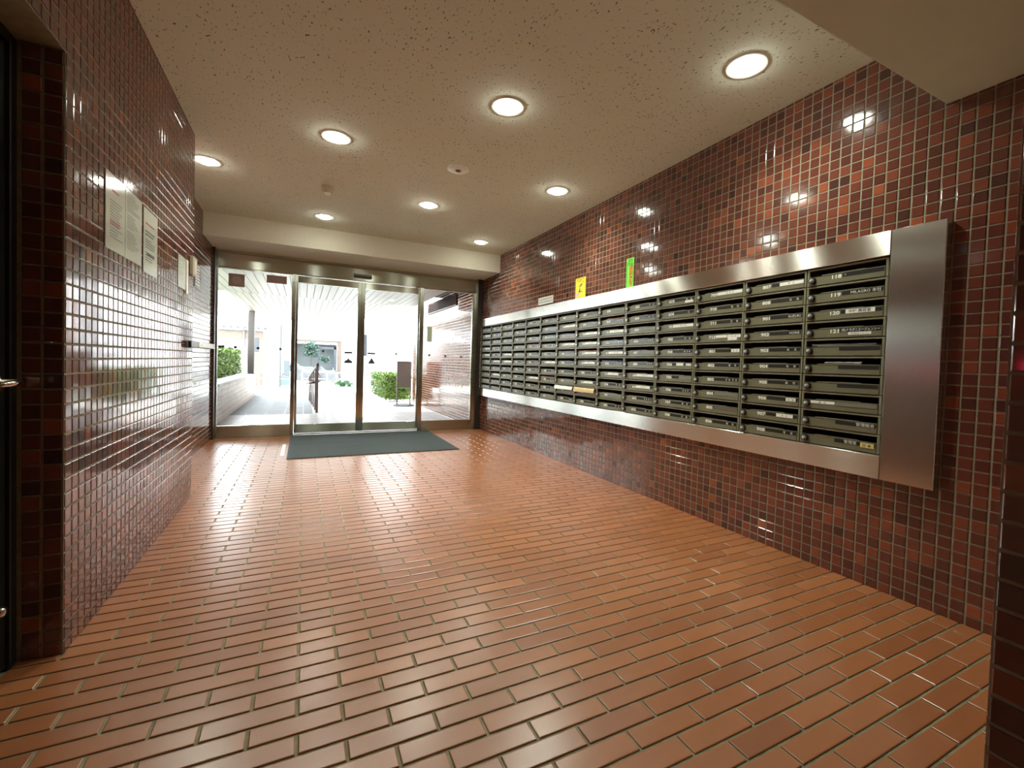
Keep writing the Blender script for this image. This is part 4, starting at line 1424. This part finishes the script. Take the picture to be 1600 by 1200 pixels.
MB().bevbox(-0.065, 0.065, -0.065, 0.065, 0, ZP - 0.585 - 0.001, 0.004).build('shaft', M['dark_steel'], t)
MB().bevbox(-0.085, 0.085, -0.085, 0.085, 0, 0.012, 0.002).build('base_plate', M['dark_steel'], t)

# slatted rail down the path
t = thing('slatted_rail', 'brown slatted guard rail running down the path', 'railing', (0.20, 8.97, 0))
def rail_x(y):
    return 0.03 - 0.036 * y
for i in range(6):
    y = i * 0.52
    hh = 0.85 - 0.115 * y
    w_ = 0.022 if i == 0 else 0.012
    MB().bevbox(rail_x(y) - w_, rail_x(y) + w_, y - 0.012, y + 0.012, 0, hh, 0.003).build('slat', M['rust_paint'], t)
MB().tube([(rail_x(-.05), -0.05, 0.875), (rail_x(0), 0.05, 0.872), (rail_x(2.65), 2.65, 0.565), (rail_x(2.75), 2.75, 0.50)], 0.024, 10).build('handrail', M['dark_steel'], t, True)
MB().tube([(rail_x(0) - 0.06, 0.0, 0.57), (rail_x(2.6) - 0.06, 2.6, 0.40)], 0.022, 8).build('lower_rail', M['rust_paint'], t, True)
MB().lathe([(0.03, 0.86), (0.034, 0.885), (0.02, 0.91), (0.001, 0.915)], 14, 'z', (rail_x(0), 0, 0)).build('finial', M['dark_steel'], t, True)

# sign stand
t = thing('sign_stand', 'brown free-standing sign board on two legs beside the hedge', 'sign', (2.045, 10.2, 0))
MB().bevbox(-0.145, 0.145, -0.012, 0.012, 0.40, 0.985, 0.003).build('board', M['sign_brown'], t)
MB().bevbox(-0.155, 0.155, -0.016, 0.016, 0.975, 0.995, 0.003).build('top_edge', M['rust_paint'], t)
for sx in (-1, 1):
    MB().bevbox(sx * 0.148 - 0.014, sx * 0.148 + 0.014, -0.014, 0.014, 0.02, 0.985, 0.003).build('leg', M['sign_brown'], t)
MB().lathe([(0.24, 0.0), (0.24, 0.010), (0.20, 0.022), (0.001, 0.024)], 28).build('base', M['navy'], t, True)

# thin lamp pole far down the path
t = thing('thin_pole', 'thin grey pole rising beside the far hedge end', 'pole', (1.83, 15.0, -0.012))
MB().tube([(0, 0, 0), (0, 0, 2.4)], 0.022, 10).build('shaft', M['grey_metal'], t, True)
MB().lathe([(0.05, 0), (0.05, 0.02), (0.025, 0.03), (0.023, 0.08)], 14).build('base', M['grey_metal'], t, True)

# guard hoops
def hoop(x0, x1, y, h, label, bar2=True):
    t = thing('guard_hoop', label, 'barrier', ((x0 + x1) / 2, y, -0.012), 'white guard hoops across the street')
    w_ = (x1 - x0) / 2
    pts = [(-w_, 0, 0), (-w_, 0, h - 0.06), (-w_ + 0.02, 0, h - 0.02), (-w_ + 0.06, 0, h), (w_ - 0.06, 0, h), (w_ - 0.02, 0, h - 0.02), (w_, 0, h - 0.06), (w_, 0, 0)]
    MB().tube(pts, 0.026, 10).build('hoop', M['white_rail'], t, True)
    if bar2:
        MB().tube([(-w_, 0, h * 0.5), (w_, 0, h * 0.5)], 0.018, 8).build('cross_bar', M['white_rail'], t, True)


hoop(-1.38, -0.41, 17.7, 0.52, 'white guard hoop before the pale blue crate')
hoop(-0.05, 0.79, 18.0, 0.52, 'white guard hoop before the covered motorcycle')
hoop(1.12, 1.72, 18.0, 0.50, 'white guard hoop around the small green shrub')
t = thing('crate', 'pale blue crate behind the first guard hoop', 'crate', (-0.62, 18.4, -0.012))
MB().bevbox(-0.18, 0.18, -0.15, 0.15, 0, 0.30, 0.01).build('body', M['carton'], t)
MB().bevbox(-0.20, 0.20, -0.17, 0.17, 0.29, 0.335, 0.008).build('lid', M['carton'], t)
t = thing('shrub', 'small low green shrub inside the third guard hoop', 'shrub', (1.36, 17.5, -0.012))
foliage('foliage', (-0.34, 0.34, -0.2, 0.2, 0.0, 0.22), 900, 0.05, M['grass_leaf'], t, 8, 1.0)
MB().tube([(0, 0, 0), (0.02, 0, 0.12)], 0.012, 6).build('stem', M['bark'], t)

# covered motorcycles
def covered_bike(x, y, label, s=1.0):
    t = thing('covered_motorcycle', label, 'motorcycle', (x, y, -0.012))
    prof = [(-0.62, 0.30), (-0.50, 0.62), (-0.40, 0.74), (-0.28, 0.86), (-0.20, 0.84), (-0.08, 0.70), (0.10, 0.66), (0.32, 0.68), (0.50, 0.60), (0.62, 0.34)]
    vs, fs = [], []
    k = 9
    for (px, pz) in prof:
        for i in range(k):
            a = math.pi * i / (k - 1)
            wy = 0.26 * (0.55 + 0.45 * math.sin(math.pi * (px + 0.7) / 1.4))
            f = 1 + 0.06 * math.sin(px * 23 + i * 1.7)
            yy = math.cos(a) * wy * f
            zz = 0.13 + (pz - 0.13) * math.sin(a) ** 0.45 if 0 < i < k - 1 else 0.13
            vs.append((px * s, yy * s, zz * s))
    n = len(prof)
    for i in range(n - 1):
        for j in range(k - 1):
            fs.append((i * k + j, (i + 1) * k + j, (i + 1) * k + j + 1, i * k + j + 1))
    fs.append(tuple(range(k)))
    fs.append(tuple((n - 1) * k + j for j in range(k))[::-1])
    MB().add(vs, fs).build('cover', M['cover_grey'], t, True)
    # dark upper part of the cover
    vs2 = [(vx, vy * 1.02, vz + 0.006) for vx, vy, vz in vs]
    fs2 = [f_ for f_ in fs[:-2] if f_[0] % k in (2, 3, 4, 5)]
    MB().add(vs2, fs2).build('cover_top', M['cover_navy'], t, True)
    for wx in (-0.45, 0.45):
        q = MB()
        pts = [(wx + 0.23 * math.cos(a), 0, 0.26 + 0.23 * math.sin(a)) for a in [2 * math.pi * i / 16 for i in range(17)]]
        q.tube([(px * s, py * s, pz * s) for px, py, pz in pts], 0.03 * s, 6, False)
        q.build('wheel', M['tyre'], t, True)


covered_bike(-0.05, 19.6, 'motorcycle under a silver and navy cover, nearest the path')
covered_bike(0.85, 20.0, 'motorcycle under a silver and navy cover, beside the bicycle', 0.8)

# bicycle in the garage mouth
t = thing('bicycle', 'white-framed bicycle leaning in the dark garage mouth', 'bicycle', (1.05, 21.6, -0.012))
for wx in (-0.24, 0.24):
    pts = [(wx + 0.17 * math.cos(a), 0, 0.19 + 0.17 * math.sin(a)) for a in [2 * math.pi * i / 20 for i in range(21)]]
    MB().tube(pts, 0.014, 6, False).build('wheel', M['tyre'], t, True)
MB().tube([(-0.24, 0, 0.19), (-0.08, 0, 0.48), (0.16, 0, 0.50), (0.0, 0, 0.20), (-0.08, 0, 0.48)], 0.012, 6).tube([(-0.24, 0, 0.19), (0.0, 0, 0.20)], 0.010, 6).tube([(0.24, 0, 0.19), (0.16, 0, 0.50), (0.14, 0, 0.60)], 0.012, 6).build('frame', M['white_rail'], t, True)
MB().tube([(0.10, -0.2, 0.62), (0.14, 0, 0.61), (0.10, 0.2, 0.62)], 0.012, 6).build('handlebar', M['grey_metal'], t, True)
MB().bevbox(-0.18, -0.02, -0.05, 0.05, 0.52, 0.56, 0.01).build('saddle', M['black'], t)

# far house with the garage opening
t = thing('house', 'white house with dark garage opening straight across the street', 'house', (0, 22.0, -0.012))
q = MB()
q.box(-2.2, -0.38, 0, 0.3, 0, 6)
q.box(1.36, 7.5, 0, 0.3, 0, 6)
q.box(-0.38, 1.36, 0, 0.3, 1.66, 6)
q.box(-2.2, 7.5, 2.6, 2.9, 0, 6)
q.box(-2.2, -1.9, 0.3, 2.6, 0, 6)
q.box(-2.2, 7.5, 0.3, 2.6, 5.8, 6)
q.build('wall', M['wall_white'], t)
MB().bevbox(1.37, 1.55, -0.04, 0.0, 0, 1.75, 0.01).build('door_trim', M['wall_beige'], t)
MB().bevbox(-0.50, 1.55, -0.05, 0.0, 1.75, 1.84, 0.01).build('lintel', M['wall_beige'], t)
fr_ = MB()
fr_.box(0.62, 1.34, 0.10, 0.15, 1.45, 1.54)
fr_.box(1.24, 1.34, 0.10, 0.15, 0, 1.54)
fr_.box(0.58, 0.64, 0.10, 0.15, 0, 1.54)
fr_.box(0.64, 1.24, 0.11, 0.14, 0.78, 0.82)
fr_.build('gate_frame', M['frame_grey'], t)
MB().box(-0.37, 1.35, 0.60, 0.64, 0, 1.64).build('garage_back', mat('garage_wall', (0.10, 0.112, 0.115), 0.7), t)
q = MB()
for i in range(3):
    q.bevbox(2.4 + i * 1.6, 3.2 + i * 1.6, -0.03, 0.02, 1.2, 2.2, 0.01)
MB().bevbox(2.4, 3.2, -0.03, 0.02, 1.2, 2.2, 0.01).build('window', M['glass_dark'], t)
t = thing('tree', 'small grey-green tree standing in front of the garage opening', 'tree', (0.30, 21.2, -0.012))
foliage('crown', (-0.40, 0.36, -0.3, 0.3, 0.92, 1.85), 900, 0.055, M['leaf_grey'], t, 12, 1.0)
foliage('lower_sprays', (0.25, 0.80, -0.2, 0.2, 0.80, 1.15), 260, 0.05, M['leaf_grey'], t, 13, 1.0)
MB().tube([(0, 0, 0), (0.02, 0, 0.5), (-0.03, 0.02, 0.95), (0.02, 0, 1.4)], [0.035, 0.03, 0.022, 0.01], 8).build('trunk', M['bark'], t, True)

# house beyond the planter
t = thing('house', 'white house with grey tiled eaves beyond the planter hedge', 'house', (-1.3, 18.0, -0.012))
q = MB()
q.box(-6.0, 0.0, 0, 3.4, 0, 1.92)
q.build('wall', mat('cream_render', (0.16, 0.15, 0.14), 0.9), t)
MB().bevbox(-5.9, 0.02, -0.03, 0.0, 1.62, 1.86, 0.005).build('fascia', M['wall_beige'], t)
MB().bevbox(-0.30, 0.03, -0.035, 0.0, 0, 1.62, 0.005).build('corner_panel', M['wall_beige'], t)
q = MB()
q.add([(-6.1, -0.25, 1.93), (0.15, -0.25, 1.93), (0.15, 1.6, 2.5), (-6.1, 1.6, 2.5), (-6.1, -0.25, 1.98), (0.15, -0.25, 1.98), (0.15, 1.6, 2.56), (-6.1, 1.6, 2.56)],
      [(0, 3, 2, 1), (4, 5, 6, 7), (0, 1, 5, 4), (1, 2, 6, 5), (2, 3, 7, 6), (3, 0, 4, 7)])
rf = q.build('roof', M['roof_tile'], t)
me_cap_ = MB().tube([(0, -0.27, 1.985), (0, 1.6, 2.57)], 0.05, 8).mesh('roof_tile', M['roof_tile'])
me_end_ = MB().lathe([(0.046, -0.285), (0.046, -0.268)], 12, 'y', (0, 0, 1.98)).mesh('tile_end', M['glass_dark'])
x = -1.5
while x < 0.1:
    rt_ = place('roof_tile', me_cap_, rf, (x, 0, 0), smooth=True)
    place('tile_end', me_end_, rf, (x, 0, 0))
    x += 0.2
MB().bevbox(-0.24, -0.10, -0.04, -0.02, 1.17, 1.65, 0.005).build('window', M['glass_dark'], t)
MB().tube([(-0.55, -0.06, 0.0), (-0.55, -0.06, 2.7)], 0.03, 8).build('downpipe', M['grey_metal'], t, True)

# utility meter column between the houses
t = thing('meter_column', 'slim grey service column between the two houses', 'utility column', (-0.70, 17.0, -0.012))
MB().tube([(0, 0, 0), (0, 0, 2.05), (0.03, 0, 2.15)], 0.035, 8).build('pipe', mat('pale_pipe', (0.06, 0.06, 0.063), 0.5), t, True)
MB().bevbox(0.10, 0.28, -0.05, 0.05, 0.42, 0.92, 0.01).build('meter_box', mat('meter_grey', (0.045, 0.055, 0.06), 0.5), t)
MB().tube([(0, 0, 0.8), (0.19, 0, 0.8)], 0.015, 6).build('bracket', M['grey_metal'], t, True)
MB().bevbox(-0.14, 0.14, -0.03, 0.03, 2.10, 2.20, 0.01).build('lamp_head', M['grey_metal'], t)

# building at the end of the outside tiled wall
mb = MB()
mb.box(2.46, 9.0, 14.0, 20.0, -0.012, 6.0)
t = thing('house', 'pale pink house beyond the hedge and sign', 'house', (0, 0, 0))
mb.build('wall', mat('pink_render', (0.56, 0.52, 0.52), 0.9), t)
MB().bevbox(2.42, 2.48, 13.95, 20.05, 5.9, 6.1, 0.01).build('eave', M['wall_white'], t)
